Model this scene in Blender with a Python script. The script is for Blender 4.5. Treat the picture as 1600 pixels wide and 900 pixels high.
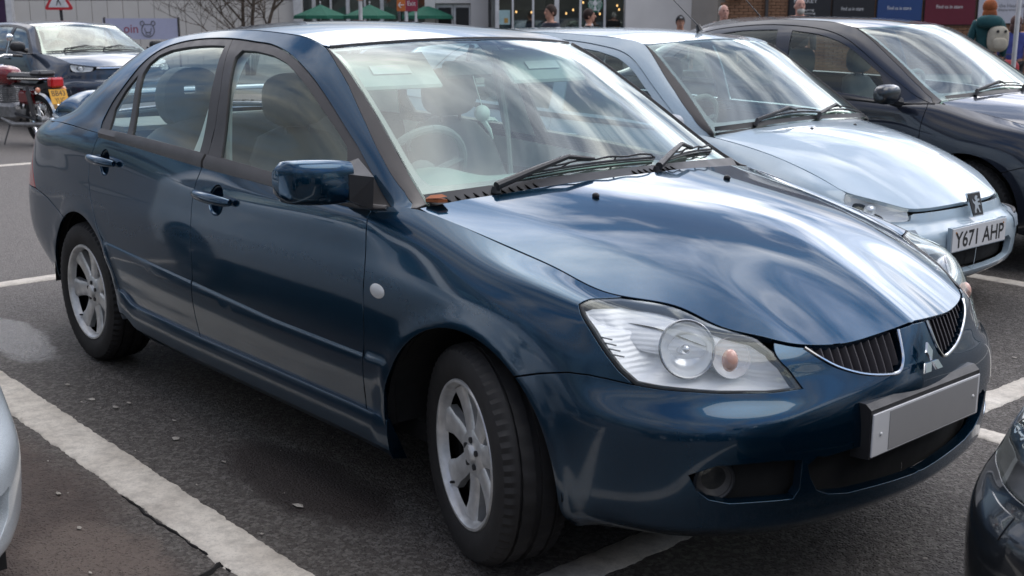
import bpy, math, random
import numpy as np
from mathutils import Vector, Matrix
from mathutils.geometry import delaunay_2d_cdt
random.seed(7)
for o in list(bpy.data.objects): bpy.data.objects.remove(o)
scene=bpy.context.scene
col=scene.collection
R=math.radians
# ---------------------------------------------------------------- camera
cam_d=bpy.data.cameras.new('camera');cam=bpy.data.objects.new('camera',cam_d);col.objects.link(cam)
CAM=Vector((2.3464,-2.7065,1.4623));YAW=R(138.785);PITCH=R(-12.473)
d=Vector((math.cos(PITCH)*math.cos(YAW),math.cos(PITCH)*math.sin(YAW),math.sin(PITCH)))
cam.location=CAM;cam.rotation_euler=d.to_track_quat('-Z','Y').to_euler()
cam_d.sensor_width=36;cam_d.lens=1834/1600*36;cam_d.shift_y=-14.87/1600
cam_d.clip_start=.05;cam_d.clip_end=3000
cam_d.dof.use_dof=True;cam_d.dof.focus_distance=3.9;cam_d.dof.aperture_fstop=7.0
scene.camera=cam
scene.render.engine='CYCLES'
scene.render.resolution_x=1024;scene.render.resolution_y=576
scene.view_settings.view_transform='Standard';scene.view_settings.look='None'
scene.view_settings.gamma=1;scene.view_settings.exposure=0.0
scene.cycles.max_bounces=10;scene.cycles.transparent_max_bounces=16;scene.cycles.transmission_bounces=6;scene.cycles.glossy_bounces=6
# ---------------------------------------------------------------- sky
SUN_EL=R(56);SUN_AZ=R(22)      # direction towards the sun, azimuth measured from +x
w=bpy.data.worlds.new('World');scene.world=w;w.use_nodes=True
nt=w.node_tree;nt.nodes.clear();N=nt.nodes.new;L=nt.links.new
out=N('ShaderNodeOutputWorld');bg=N('ShaderNodeBackground');bg.inputs[1].default_value=.1
sky=N('ShaderNodeTexSky');sky.sky_type='NISHITA';sky.sun_disc=False;sky.sun_elevation=SUN_EL
sky.sun_rotation=math.pi/2-SUN_AZ;sky.air_density=1.2;sky.dust_density=1.0
tc=N('ShaderNodeTexCoord');sep=N('ShaderNodeSeparateXYZ');L(tc.outputs['Generated'],sep.inputs[0])
def M(op,a,b=None,clamp=False):
    n=N('ShaderNodeMath');n.operation=op;n.use_clamp=clamp
    for i,v in enumerate((a,b)):
        if v is None: continue
        if hasattr(v,'is_linked') or hasattr(v,'links'): L(v,n.inputs[i])
        else: n.inputs[i].default_value=v
    return n.outputs[0]
zc=M('MAXIMUM',sep.outputs[2],0.0);den=M('ADD',zc,.16)
cx=M('DIVIDE',sep.outputs[0],den);cy=M('DIVIDE',sep.outputs[1],den)
cmb=N('ShaderNodeCombineXYZ');L(cx,cmb.inputs[0]);L(cy,cmb.inputs[1])
mp=N('ShaderNodeMapping');L(cmb.outputs[0],mp.inputs[0]);mp.inputs['Scale'].default_value=(.9,1.5,1);mp.inputs['Rotation'].default_value=(0,0,R(25));mp.inputs['Location'].default_value=(3.1,1.7,0)
n1=N('ShaderNodeTexNoise');L(mp.outputs[0],n1.inputs[0]);n1.inputs['Scale'].default_value=1.25;n1.inputs['Detail'].default_value=6;n1.inputs['Roughness'].default_value=.55;n1.inputs['Distortion'].default_value=.35
r1=N('ShaderNodeValToRGB');L(n1.outputs[0],r1.inputs[0]);r1.color_ramp.elements[0].position=.38;r1.color_ramp.elements[1].position=.60
mp2=N('ShaderNodeMapping');L(cmb.outputs[0],mp2.inputs[0]);mp2.inputs['Location'].default_value=(7.3,2.2,0);mp2.inputs['Scale'].default_value=(1,1.7,1)
n2=N('ShaderNodeTexNoise');L(mp2.outputs[0],n2.inputs[0]);n2.inputs['Scale'].default_value=1.7;n2.inputs['Detail'].default_value=5
r2=N('ShaderNodeValToRGB');L(n2.outputs[0],r2.inputs[0]);r2.color_ramp.elements[0].position=.36;r2.color_ramp.elements[1].position=.64
r2.color_ramp.elements[0].color=(8.2,8.6,10.2,1);r2.color_ramp.elements[1].color=(19.4,18.4,17.6,1)
cov=M('MULTIPLY',r1.outputs[0],.94);cov=M('ADD',cov,.04)
hz=M('SUBTRACT',1.0,M('MULTIPLY',zc,3.0,True),True);cov=M('MAXIMUM',cov,M('MULTIPLY',hz,.9))
# cloud brightened in a lobe over the shops, away from the sun lamp, for reflections
vd=N('ShaderNodeVectorMath');vd.operation='DOT_PRODUCT';L(tc.outputs['Generated'],vd.inputs[0])
vd.inputs[1].default_value=(math.cos(R(31))*math.cos(R(120)),math.cos(R(31))*math.sin(R(120)),math.sin(R(31)))
glow=M('ADD',M('MULTIPLY',M('POWER',M('MAXIMUM',vd.outputs['Value'],0.0),2.3),3.5),.46)
mr=N('ShaderNodeMapRange');mr.interpolation_type='SMOOTHSTEP';L(zc,mr.inputs[0]);mr.inputs[1].default_value=.12;mr.inputs[2].default_value=.37;mr.inputs[3].default_value=.13;mr.inputs[4].default_value=1.0
glow=M('MULTIPLY',glow,mr.outputs[0])
cm=N('ShaderNodeVectorMath');cm.operation='SCALE';L(r2.outputs[0],cm.inputs[0]);L(glow,cm.inputs[3])
mx=N('ShaderNodeMix');mx.data_type='RGBA';L(cov,mx.inputs[0]);sm=N('ShaderNodeVectorMath');sm.operation='MULTIPLY';L(sky.outputs[0],sm.inputs[0]);sm.inputs[1].default_value=(.85,1.05,1.32);L(sm.outputs[0],mx.inputs[6]);L(cm.outputs[0],mx.inputs[7])
L(mx.outputs[2],bg.inputs[0]);L(bg.outputs[0],out.inputs[0])
# ---------------------------------------------------------------- sun
sd=bpy.data.lights.new('sun','SUN');so=bpy.data.objects.new('sun',sd);col.objects.link(so)
sd.energy=1.0;sd.angle=R(46);sd.color=(1,.95,.87)
sv=Vector((math.cos(SUN_EL)*math.cos(SUN_AZ),math.cos(SUN_EL)*math.sin(SUN_AZ),math.sin(SUN_EL)))
so.rotation_euler=sv.to_track_quat('Z','Y').to_euler();so.location=(0,0,20)
# ---------------------------------------------------------------- materials
MATS={}
class NT:
    def __init__(s,m):
        m.use_nodes=True;s.t=m.node_tree;s.t.nodes.clear()
    def n(s,k,**kw):
        x=s.t.nodes.new('ShaderNode'+k)
        for a,b in kw.items(): setattr(x,a,b)
        return x
    def l(s,a,b): s.t.links.new(a,b)
    def noise(s,scale,detail=5,rough=.5,vec=None,dist=0):
        if vec is None:
            c=s.n('TexCoord');vec=c.outputs['Object']
        x=s.n('TexNoise');s.l(vec,x.inputs[0]);x.inputs['Scale'].default_value=scale;x.inputs['Detail'].default_value=detail;x.inputs['Roughness'].default_value=rough;x.inputs['Distortion'].default_value=dist
        return x.outputs[0]
    def ramp(s,f,stops):
        r=s.n('ValToRGB');s.l(f,r.inputs[0]);e=r.color_ramp.elements
        while len(e)<len(stops): e.new(.5)
        for q,(p,c) in zip(e,stops):
            q.position=p;q.color=(c,c,c,1) if isinstance(c,(int,float)) else (*c,1)
        return r.outputs[0]
    def mix(s,f,a,b,mode='MIX'):
        m=s.n('Mix');m.data_type='RGBA';m.blend_type=mode
        for i,v in ((0,f),(6,a),(7,b)):
            if isinstance(v,(int,float)): m.inputs[i].default_value=v if i==0 else (v,v,v,1)
            elif isinstance(v,tuple): m.inputs[i].default_value=(*v,1)
            else: s.l(v,m.inputs[i])
        return m.outputs[2]
    def math(s,op,a,b=None,clamp=False):
        m=s.n('Math');m.operation=op;m.use_clamp=clamp
        for i,v in enumerate((a,b)):
            if v is None: continue
            if isinstance(v,(int,float)): m.inputs[i].default_value=v
            else: s.l(v,m.inputs[i])
        return m.outputs[0]
    def bump(s,h,strength=.3,dist=.01):
        b=s.n('Bump');s.l(h,b.inputs['Height']);b.inputs['Strength'].default_value=strength;b.inputs['Distance'].default_value=dist
        return b.outputs[0]
    def out(s,sh):
        o=s.n('OutputMaterial');s.l(sh,o.inputs[0])
    def bsdf(s,col=None,rough=.5,metal=0,coat=0,normal=None,spec=None,coatr=.03,**kw):
        b=s.n('BsdfPrincipled')
        for nm,v in (('Base Color',col),('Roughness',rough),('Metallic',metal),('Coat Weight',coat),('Specular IOR Level',spec),('Coat Roughness',coatr)):
            if v is None: continue
            if isinstance(v,(int,float)): b.inputs[nm].default_value=v
            elif isinstance(v,tuple): b.inputs[nm].default_value=(*v,1)
            else: s.l(v,b.inputs[nm])
        if normal is not None: s.l(normal,b.inputs['Normal'])
        for k,v in kw.items(): b.inputs[k].default_value=v
        return b.outputs[0]
def mat(name,fn):
    m=bpy.data.materials.new(name);n=NT(m);fn(n);MATS[name]=m;return m
def plain(name,colr,rough=.5,metal=0,coat=0,bump=0,bscale=200,var=.12,vscale=8,**kw):
    def f(n):
        c=n.mix(n.ramp(n.noise(vscale,4),[(.3,0.),(.7,1.)]),tuple(x*(1-var) for x in colr),tuple(min(1,x*(1+var)) for x in colr))
        nm=n.bump(n.noise(bscale,3),bump,.002) if bump else None
        r=n.ramp(n.noise(vscale*2.3,4),[(.3,max(0,rough-.06)),(.7,min(1,rough+.06))])
        n.out(n.bsdf(c,r,metal,coat,nm,**kw))
    return mat(name,f)
def paint(name,base,dust=(.062,.054,.050),dustlow=.55,flake=.25,metal=.55,rough=.36,dusttop=.10,tint=(.5,.6,.7,1)):
    """metallic lacquer with road dust that thickens towards the sills"""
    def f(n):
        g=n.n('TexCoord').outputs['Object'];sp=n.n('SeparateXYZ');n.l(g,sp.inputs[0])
        low=n.ramp(sp.outputs[2],[(.0,1.),(.55,.50),(.95,.15),(1.,.12)])
        cl=n.ramp(n.noise(1.6,6,.55,g),[(.2,.55),(.8,1.)])
        fine=n.ramp(n.noise(46,5,.7,g),[(.3,.8),(.75,1.)])
        geo=n.n('NewGeometry') if 0 else n.n('TexCoord');sn=n.n('SeparateXYZ');n.l(geo.outputs['Normal'],sn.inputs[0])
        side=n.ramp(n.math('ABSOLUTE',sn.outputs[1]),[(.45,.12),(.95,1.)])
        dmask=n.math('MULTIPLY',n.math('MULTIPLY',n.math('MULTIPLY',low,cl),side),n.math('MULTIPLY',fine,dustlow))
        b=n.mix(n.ramp(n.noise(900,2,.5,g),[(.35,0.),(.65,1.)]),tuple(x*(1-flake) for x in base),tuple(min(1,x*(1+flake)) for x in base))
        c=n.mix(dmask,b,dust)
        mt=n.math('MULTIPLY',n.math('SUBTRACT',1.,dmask,True),metal)
        r=n.math('ADD',n.math('MULTIPLY',dmask,.4),rough,True)
        ct=n.math('SUBTRACT',1.,n.math('MULTIPLY',dmask,.85),True)
        cr=n.math('ADD',n.math('MULTIPLY',dmask,.25),.025)
        orange=n.bump(n.noise(260,1,.3,g),.010,.001)
        n.out(n.bsdf(c,r,mt,ct,orange,coatr=cr,**{'Coat IOR':1.62,'Specular Tint':tint}))
    return mat(name,f)
PB=paint('blue_paint',(.0022,.042,.088),metal=.90,rough=.22,dustlow=.55)
PPEU=paint('ice_blue_paint',(.40,.50,.57),dustlow=.25,metal=.08,rough=.4,dust=(.2,.19,.18))
PDARK=paint('navy_paint',(.007,.010,.022),dustlow=.25,metal=.3)
PWHITE=paint('white_paint',(.62,.67,.70),dustlow=.15,metal=.2)
PBLACK=paint('black_paint',(.008,.010,.013),dustlow=.15,metal=.2)
PSUV=paint('slate_paint',(.022,.034,.058),dustlow=.3,metal=.5)
def glass(name,tint,boost=0.0,dirt=.05):
    def f(n):
        tr=n.n('BsdfTransparent');tr.inputs[0].default_value=(*tint,1)
        gl=n.n('BsdfGlossy');gl.inputs['Roughness'].default_value=.015;gl.inputs[0].default_value=(.93,1,.965,1)
        lw=n.n('LayerWeight');lw.inputs['Blend'].default_value=.5     # thin pane: Schlick reflectance, the same from both faces
        fac=n.math('ADD',n.math('MULTIPLY',n.math('POWER',lw.outputs['Facing'],3.9),.90),.07+boost,True)
        m=n.n('MixShader');n.l(fac,m.inputs[0]);n.l(tr.outputs[0],m.inputs[1]);n.l(gl.outputs[0],m.inputs[2])
        df=n.n('BsdfDiffuse');df.inputs[0].default_value=(.5,.5,.46,1)
        dm=n.n('MixShader');n.l(n.ramp(n.noise(5,8,.65),[(.35,dirt*.3),(.75,dirt*1.6)]),dm.inputs[0]);n.l(m.outputs[0],dm.inputs[1]);n.l(df.outputs[0],dm.inputs[2])
        n.out(dm.outputs[0])
    return mat(name,f)
G_WS=glass('windscreen_glass',(.78,.93,.86),.035,.035)
G_SIDE=glass('side_glass',(.84,.93,.90),.0,.02)
G_LENS=glass('lamp_lens',(.97,.98,.98),-.02,.02)
TRIM=plain('black_trim',(.022,.022,.024),.42,bump=.15,bscale=900)
SATIN=plain('satin_trim',(.062,.057,.056),.42)
FRIT=plain('frit_band',(.06,.055,.058),.2,coat=1)
RUBBER=plain('tyre_rubber',(.013,.012,.012),.72,bump=.35,bscale=500,var=.35)
INNER=plain('inner_black',(.006,.006,.006),.9)
ALLOY=plain('alloy_silver',(.62,.62,.61),.38,metal=.55,var=.16,vscale=30)
CHROME=plain('chrome',(.86,.87,.88),.10,metal=1,var=.03)
def _refl(n):
    g=n.n('TexCoord').outputs['Object'];v=n.n('TexVoronoi');n.l(g,v.inputs[0]);v.inputs['Scale'].default_value=38
    w=n.n('TexWave');n.l(g,w.inputs[0]);w.inputs['Scale'].default_value=28;w.inputs['Distortion'].default_value=1.5;w.bands_direction='Z'
    n.out(n.bsdf((.96,.97,.98),.34,.12,0,n.bump(w.outputs[1],.2,.005)))
REFL=mat('lamp_reflector',_refl)  # near-white base colour stands in for sky mirrored by the chrome
REFL2=plain('lamp_reflector_smooth',(.95,.96,.97),.14,metal=.35,var=.02)  # pale base, mirrored sky partly put into the colour
AMBER=plain('amber_bulb',(.78,.30,.17),.2,coat=1)
BULB=plain('glass_bulb',(.8,.82,.84),.08,metal=.5,coat=1)
REDL=plain('red_lens',(.55,.012,.015),.15,coat=1)
WLENS=plain('white_lens',(.72,.72,.70),.2,coat=1)
SLAT=plain('grille_slat',(.060,.052,.056),.5,bump=.2,bscale=700)
PLATE=plain('plate_white',(.62,.62,.63),.35,var=.03)
PGREY=plain('plate_grey',(.29,.285,.285),.5,var=.01)
SEAT=plain('seat_cloth',(.21,.22,.225),.9,bump=.5,bscale=300)
INTER=plain('interior_grey',(.30,.33,.32),.75,bump=.2,bscale=500)
PALE=plain('interior_pale',(.74,.80,.77),.7)
DASH=plain('dash_green_grey',(.24,.31,.29),.6,bump=.3,bscale=600)
RUST=plain('rusty_leaf',(.30,.09,.03),.8)
WHITE=plain('white_plastic',(.75,.75,.74),.4)
STEEL=plain('galvanised_steel',(.42,.43,.44),.45,metal=.6)
plain('lamp_grey',(.35,.36,.38),.25,metal=.8)
plain('disc_iron',(.12,.11,.10),.5,metal=.7)
# ---------------------------------------------------------------- object helpers
def tag(o,label=None,cat=None,group=None,kind=None):
    for k,v in (('label',label),('category',cat),('group',group),('kind',kind)):
        if v: o[k]=v
    return o
def empty(name,loc=(0,0,0),rz=0,label=None,cat=None,group=None):
    o=bpy.data.objects.new(name,None);col.objects.link(o);o.location=loc;o.rotation_euler=(0,0,rz);o.empty_display_size=.1
    return tag(o,label,cat,group)
def obj(name,V,F,m,parent=None,Nn=None,smooth=True,loc=None,rot=None,label=None):
    me=bpy.data.meshes.new(name)
    me.from_pydata([tuple(map(float,v)) for v in V],[],[tuple(map(int,f)) for f in F])
    if smooth: me.polygons.foreach_set('use_smooth',[True]*len(me.polygons))
    if Nn is not None:
        me.normals_split_custom_set_from_vertices([tuple(map(float,v)) for v in Nn])
    me.materials.append(m);me.update()
    o=bpy.data.objects.new(name,me);col.objects.link(o)
    if parent is not None:o.parent=parent
    if loc is not None:o.location=loc
    if rot is not None:o.rotation_euler=rot
    if label:o['label']=label
    return o
def flat_smooth(o,ang=35):
    me=o.data
    try: me.set_sharp_from_angle(angle=R(ang))
    except Exception: pass
    return o
class Mesh:
    def __init__(s): s.V=[];s.F=[]
    def add(s,V,F):
        k=len(s.V);s.V+= [tuple(v) for v in V];s.F+=[tuple(i+k for i in f) for f in F];return s
    def box(s,c,d,rz=0,ry=0,rx=0,bev=0):
        x,y,z=[q/2 for q in d];b=min(bev,x*.9,y*.9,z*.9)
        M3=Matrix.Rotation(rz,3,'Z')@Matrix.Rotation(ry,3,'Y')@Matrix.Rotation(rx,3,'X');c=Vector(c)
        if b<=0:
            P=[(sx*x,sy*y,sz*z) for sz in(-1,1) for sy in(-1,1) for sx in(-1,1)]
            F=[(0,2,3,1),(4,5,7,6),(0,1,5,4),(2,6,7,3),(0,4,6,2),(1,3,7,5)]
        else:
            P=[];F=[];idx={}
            def vid(p):
                if p not in idx: idx[p]=len(P);P.append(p)
                return idx[p]
            def cor(sx,sy,sz,a):
                q=[sx*(x-b),sy*(y-b),sz*(z-b)];q[a]=(sx,sy,sz)[a]*(x,y,z)[a];return (sx,sy,sz,a,tuple(q))
            def g(sx,sy,sz,a):
                t=cor(sx,sy,sz,a);k=(sx,sy,sz,a)
                if k not in idx: idx[k]=len(P);P.append(t[4])
                return idx[k]
            for a,(u,v) in ((0,(1,2)),(1,(2,0)),(2,(0,1))):
                for s1 in(-1,1):
                    f=[]
                    for su,sv in((-1,-1),(1,-1),(1,1),(-1,1)):
                        k=[0,0,0];k[a]=s1;k[u]=su;k[v]=sv;f.append(g(*k,a))
                    F.append(f if s1>0 else f[::-1])
            for a in range(3):
                u,v=[q for q in range(3) if q!=a]
                for su in(-1,1):
                    for sv in(-1,1):
                        k1=[0]*3;k1[u]=su;k1[v]=sv;k2=list(k1);k1[a]=-1;k2[a]=1
                        F.append([g(*k1,u),g(*k2,u),g(*k2,v),g(*k1,v)])
            for sx in(-1,1):
                for sy in(-1,1):
                    for sz in(-1,1): F.append([g(sx,sy,sz,0),g(sx,sy,sz,1),g(sx,sy,sz,2)])
        return s.add([tuple(M3@Vector(p)+c) for p in P],F)
    def tube(s,pts,r,n=8,cap=True):
        P=[Vector(p) for p in pts];m=len(P);rr=r if hasattr(r,'__len__') else [r]*m;V=[];F=[];up=None
        for i in range(m):
            t=(P[min(i+1,m-1)]-P[max(i-1,0)]).normalized()
            if up is None: up=t.orthogonal().normalized()
            up=(up-t*up.dot(t)).normalized();q=t.cross(up)
            for k in range(n):
                a=2*math.pi*k/n;V.append(tuple(P[i]+up*math.cos(a)*rr[i]+q*math.sin(a)*rr[i]))
        for i in range(m-1):
            for k in range(n):
                F.append((i*n+k,i*n+(k+1)%n,(i+1)*n+(k+1)%n,(i+1)*n+k))
        if cap: F.append(tuple(range(n))[::-1]);F.append(tuple((m-1)*n+k for k in range(n)))
        return s.add(V,F)
    def lathe(s,prof,n=32,axis='z',c=(0,0,0),close=False,cap=False):
        V=[];F=[];m=len(prof)
        for k in range(n):
            a=2*math.pi*k/n
            for r,h in prof:
                p=(r*math.cos(a),r*math.sin(a),h)
                if axis=='y':p=(p[0],h,p[1])
                if axis=='x':p=(h,p[0],p[1])
                V.append((p[0]+c[0],p[1]+c[1],p[2]+c[2]))
        for k in range(n):
            for i in range(m if close else m-1):
                j=(i+1)%m;k2=(k+1)%n
                F.append((k*m+i,k2*m+i,k2*m+j,k*m+j))
        return s.add(V,F)
    def prism(s,poly,h0,h1,plane='xy',c=(0,0,0)):
        n=len(poly);V=[]
        for h in(h0,h1):
            for a,b in poly:
                p={'xy':(a,b,h),'xz':(a,h,b),'yz':(h,a,b)}[plane];V.append((p[0]+c[0],p[1]+c[1],p[2]+c[2]))
        F=[tuple(range(n))[::-1],tuple(range(n,2*n))]+[(i,(i+1)%n,n+(i+1)%n,n+i) for i in range(n)]
        return s.add(V,F)
    def ell(s,c,r,n=16,m=10,rot=None,pw=1.0):
        V=[];F=[]
        sg=lambda v,p:math.copysign(abs(v)**p,v)
        for i in range(m+1):
            a=math.pi*i/m-math.pi/2
            for k in range(n):
                b=2*math.pi*k/n
                q=Vector((r[0]*sg(math.cos(a),pw)*sg(math.cos(b),pw),r[1]*sg(math.cos(a),pw)*sg(math.sin(b),pw),r[2]*sg(math.sin(a),pw)))
                if rot is not None:q=rot@q
                V.append(tuple(q+Vector(c)))
        for i in range(m):
            for k in range(n): F.append((i*n+k,i*n+(k+1)%n,(i+1)*n+(k+1)%n,(i+1)*n+k))
        return s.add(V,F)
    def mirror(s):
        k=len(s.V);V=[(x,-y,z) for x,y,z in s.V];F=[f[::-1] for f in s.F];s.add(V,F);return s
    def flipy(s):
        s.V=[(x,-y,z) for x,y,z in s.V];s.F=[tuple(f)[::-1] for f in s.F];return s
    def build(s,name,m,parent=None,smooth=True,ang=35,**kw):
        o=obj(name,s.V,s.F,m,parent,None,smooth,**kw)
        import bmesh
        bm=bmesh.new();bm.from_mesh(o.data);bmesh.ops.recalc_face_normals(bm,faces=bm.faces);bm.to_mesh(o.data);bm.free()
        if smooth: flat_smooth(o,ang)
        return o
# ---------------------------------------------------------------- surface kernel
def nspl(xs):
    """natural cubic spline basis; returns f(q)->matrix (len(q),n)"""
    xs=np.asarray(xs,float);n=len(xs);h=np.diff(xs)
    A=np.zeros((n,n));B=np.zeros((n,n));A[0,0]=A[-1,-1]=1
    for i in range(1,n-1):
        A[i,i-1]=h[i-1];A[i,i]=2*(h[i-1]+h[i]);A[i,i+1]=h[i]
        B[i,i-1]=6/h[i-1];B[i,i+1]=6/h[i];B[i,i]=-6/h[i-1]-6/h[i]
    M=np.linalg.solve(A,B)
    def f(q):
        q=np.asarray(q,float);i=np.clip(np.searchsorted(xs,q)-1,0,n-2)
        a=(xs[i+1]-q)/h[i];b=1-a;r=np.arange(len(q));o=np.zeros((len(q),n))
        o[r,i]+=a;o[r,i+1]+=b
        c=(a**3-a)*h[i]**2/6;d=(b**3-b)*h[i]**2/6
        # linear outside
        out=(q<xs[0])|(q>xs[-1]);c=np.where(out,0,c);d=np.where(out,0,d)
        return o+c[:,None]*M[i]+d[:,None]*M[i+1]
    return f
def curve(ks,vals):
    b=nspl(ks);v=np.asarray(vals,float)
    return lambda q:b(np.atleast_1d(q))@v
def sst(x,a,b):
    t=np.clip((x-a)/(b-a),0,1);return t*t*(3-2*t)
class Surf:
    def __init__(s,us,vs,net,disp=None):
        s.us,s.vs=np.asarray(us,float),np.asarray(vs,float)
        s.bu,s.bv,s.net,s.disp=nspl(us),nspl(vs),np.asarray(net,float),disp
        s.cache=None
    def raw(s,uv):
        uv=np.atleast_2d(uv);U=s.bu(uv[:,0]);V=s.bv(uv[:,1])
        return np.einsum('ni,ijk,nj->nk',U,s.net,V)
    def nraw(s,uv,e=1e-3):
        uv=np.atleast_2d(np.asarray(uv,float))
        du=s.raw(uv+[e,0])-s.raw(uv-[e,0]);dv=s.raw(uv+[0,e])-s.raw(uv-[0,e])
        n=np.cross(du,dv);return n/np.maximum(np.linalg.norm(n,axis=1,keepdims=True),1e-12)
    flip=1
    def pos(s,uv):
        uv=np.atleast_2d(uv);P=s.raw(uv)
        if s.disp is not None:P=P+s.flip*s.nraw(uv)*s.disp(P)[:,None]
        return P
    def nor(s,uv,e=1e-3):
        uv=np.atleast_2d(np.asarray(uv,float))
        du=s.pos(uv+[e,0])-s.pos(uv-[e,0]);dv=s.pos(uv+[0,e])-s.pos(uv-[0,e])
        n=np.cross(du,dv);return s.flip*n/np.maximum(np.linalg.norm(n,axis=1,keepdims=True),1e-12)
    def grid(s,nu=320,nv=90):
        if s.cache is None:
            u=np.linspace(s.us[0],s.us[-1],nu);v=np.linspace(s.vs[0],s.vs[-1],nv)
            g=np.stack(np.meshgrid(u,v,indexing='ij'),-1).reshape(-1,2)
            s.cache=(g,s.raw(g))
        return s.cache
    def inv(s,pts,f=None,ur=None,ext=True):
        """uv of surface points nearest to targets; f maps 3D->compare space (identity)"""
        f=f or (lambda P:P)
        g,P=s.grid();
        if ur is not None:
            m=(g[:,0]>=ur[0])&(g[:,0]<=ur[1]);g,P=g[m],P[m]
        Q=f(P);pts=np.atleast_2d(np.asarray(pts,float));uv=[]
        for t in pts: uv.append(g[np.argmin(((Q-t)**2).sum(1))])
        uv=np.array(uv);e=1e-4
        for _ in range(12):
            q=f(s.raw(uv));a=(f(s.raw(uv+[e,0]))-q)/e;b=(f(s.raw(uv+[0,e]))-q)/e;r=pts-q
            aa=(a*a).sum(1)+1e-12;bb=(b*b).sum(1)+1e-12;ab=(a*b).sum(1);ar=(a*r).sum(1);br=(b*r).sum(1)
            det=np.maximum(aa*bb-ab*ab,1e-14)
            st=np.stack([(bb*ar-ab*br)/det,(aa*br-ab*ar)/det],1)
            uv=uv+np.clip(st,-.3,.3)
            if not ext:uv=np.clip(uv,[s.us[0],s.vs[0]],[s.us[-1],s.vs[-1]])
        return uv
def line_sm(pts,k=8,closed=False):
    """catmull-rom densify polyline; a point given with trailing 'c' flag handled by caller"""
    P=np.asarray(pts,float);n=len(P);o=[]
    for i in range(n if closed else n-1):
        p0=P[i-1] if (closed or i>0) else 2*P[0]-P[1]
        p1=P[i];p2=P[(i+1)%n]
        p3=P[(i+2)%n] if (closed or i+2<n) else 2*P[-1]-P[-2]
        for t in np.arange(k)/k:
            o.append(.5*((2*p1)+(-p0+p2)*t+(2*p0-5*p1+4*p2-p3)*t*t+(-p0+3*p1-3*p2+p3)*t**3))
    if not closed:o.append(P[-1])
    return np.array(o)
def orient(S,c=(-1.2,0,.5)):
    g,P=S.grid();n=S.nraw(g[::37]);S.flip=1 if ((n*(P[::37]-np.array(c))).sum())>0 else -1
    return S
def arcmap(S):
    """monotone maps from u and v to metres"""
    if hasattr(S,'am'): return S.am
    um=np.linspace(S.us[0],S.us[-1],200);vm=(S.vs[0]+S.vs[-1])/2
    P=S.raw(np.c_[um,um*0+vm]);a=np.r_[0,np.cumsum(np.linalg.norm(np.diff(P,axis=0),axis=1))]
    vv=np.linspace(S.vs[0],S.vs[-1],100);acc=0
    for uq in np.linspace(S.us[0],S.us[-1],9)[1:-1]:
        Q=S.raw(np.c_[vv*0+uq,vv]);acc=acc+np.r_[0,np.cumsum(np.linalg.norm(np.diff(Q,axis=0),axis=1))]
    b=acc/7
    S.am=(um,a,vv,b);return S.am
def ext_interp(x,xp,fp):
    y=np.interp(x,xp,fp)
    y=np.where(x<xp[0],fp[0]+(x-xp[0])*(fp[1]-fp[0])/(xp[1]-xp[0]),y)
    return np.where(x>xp[-1],fp[-1]+(x-xp[-1])*(fp[-1]-fp[-2])/(xp[-1]-xp[-2]),y)
def inpoly(P,poly):
    x,y=P[:,0],P[:,1];c=np.zeros(len(P),bool);n=len(poly);j=n-1
    for i in range(n):
        xi,yi=poly[i];xj,yj=poly[j]
        with np.errstate(divide='ignore',invalid='ignore'):
            m=((yi>y)!=(yj>y))&(x<(xj-xi)*(y-yi)/((yj-yi) if yj!=yi else 1e-12)+xi)
        c^=m;j=i
    return c
def resamp(poly,h):
    o=[];n=len(poly)
    for i in range(n):
        a=poly[i];b=poly[(i+1)%n];d=np.linalg.norm(b-a)
        if d<1e-4: continue
        k=max(1,int(math.ceil(d/h)))
        for t in range(k): o.append(a+(b-a)*t/k)
    return np.array(o)
def inset(poly,g,keep=None):
    n=len(poly);area=0
    for i in range(n):
        a,b=poly[i],poly[(i+1)%n];area+=a[0]*b[1]-b[0]*a[1]
    s=1 if area>0 else -1;o=poly.copy()
    for i in range(n):
        if keep is not None and keep[i]: continue
        a=poly[i-1];b=poly[i];c=poly[(i+1)%n]
        e1=(b-a)/max(np.linalg.norm(b-a),1e-9);e2=(c-b)/max(np.linalg.norm(c-b),1e-9)
        n1=np.array([-e1[1],e1[0]]);n2=np.array([-e2[1],e2[0]]);m=n1+n2;l=max(m@m,.5)
        o[i]=b+s*m*2*g/l
    return o
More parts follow.
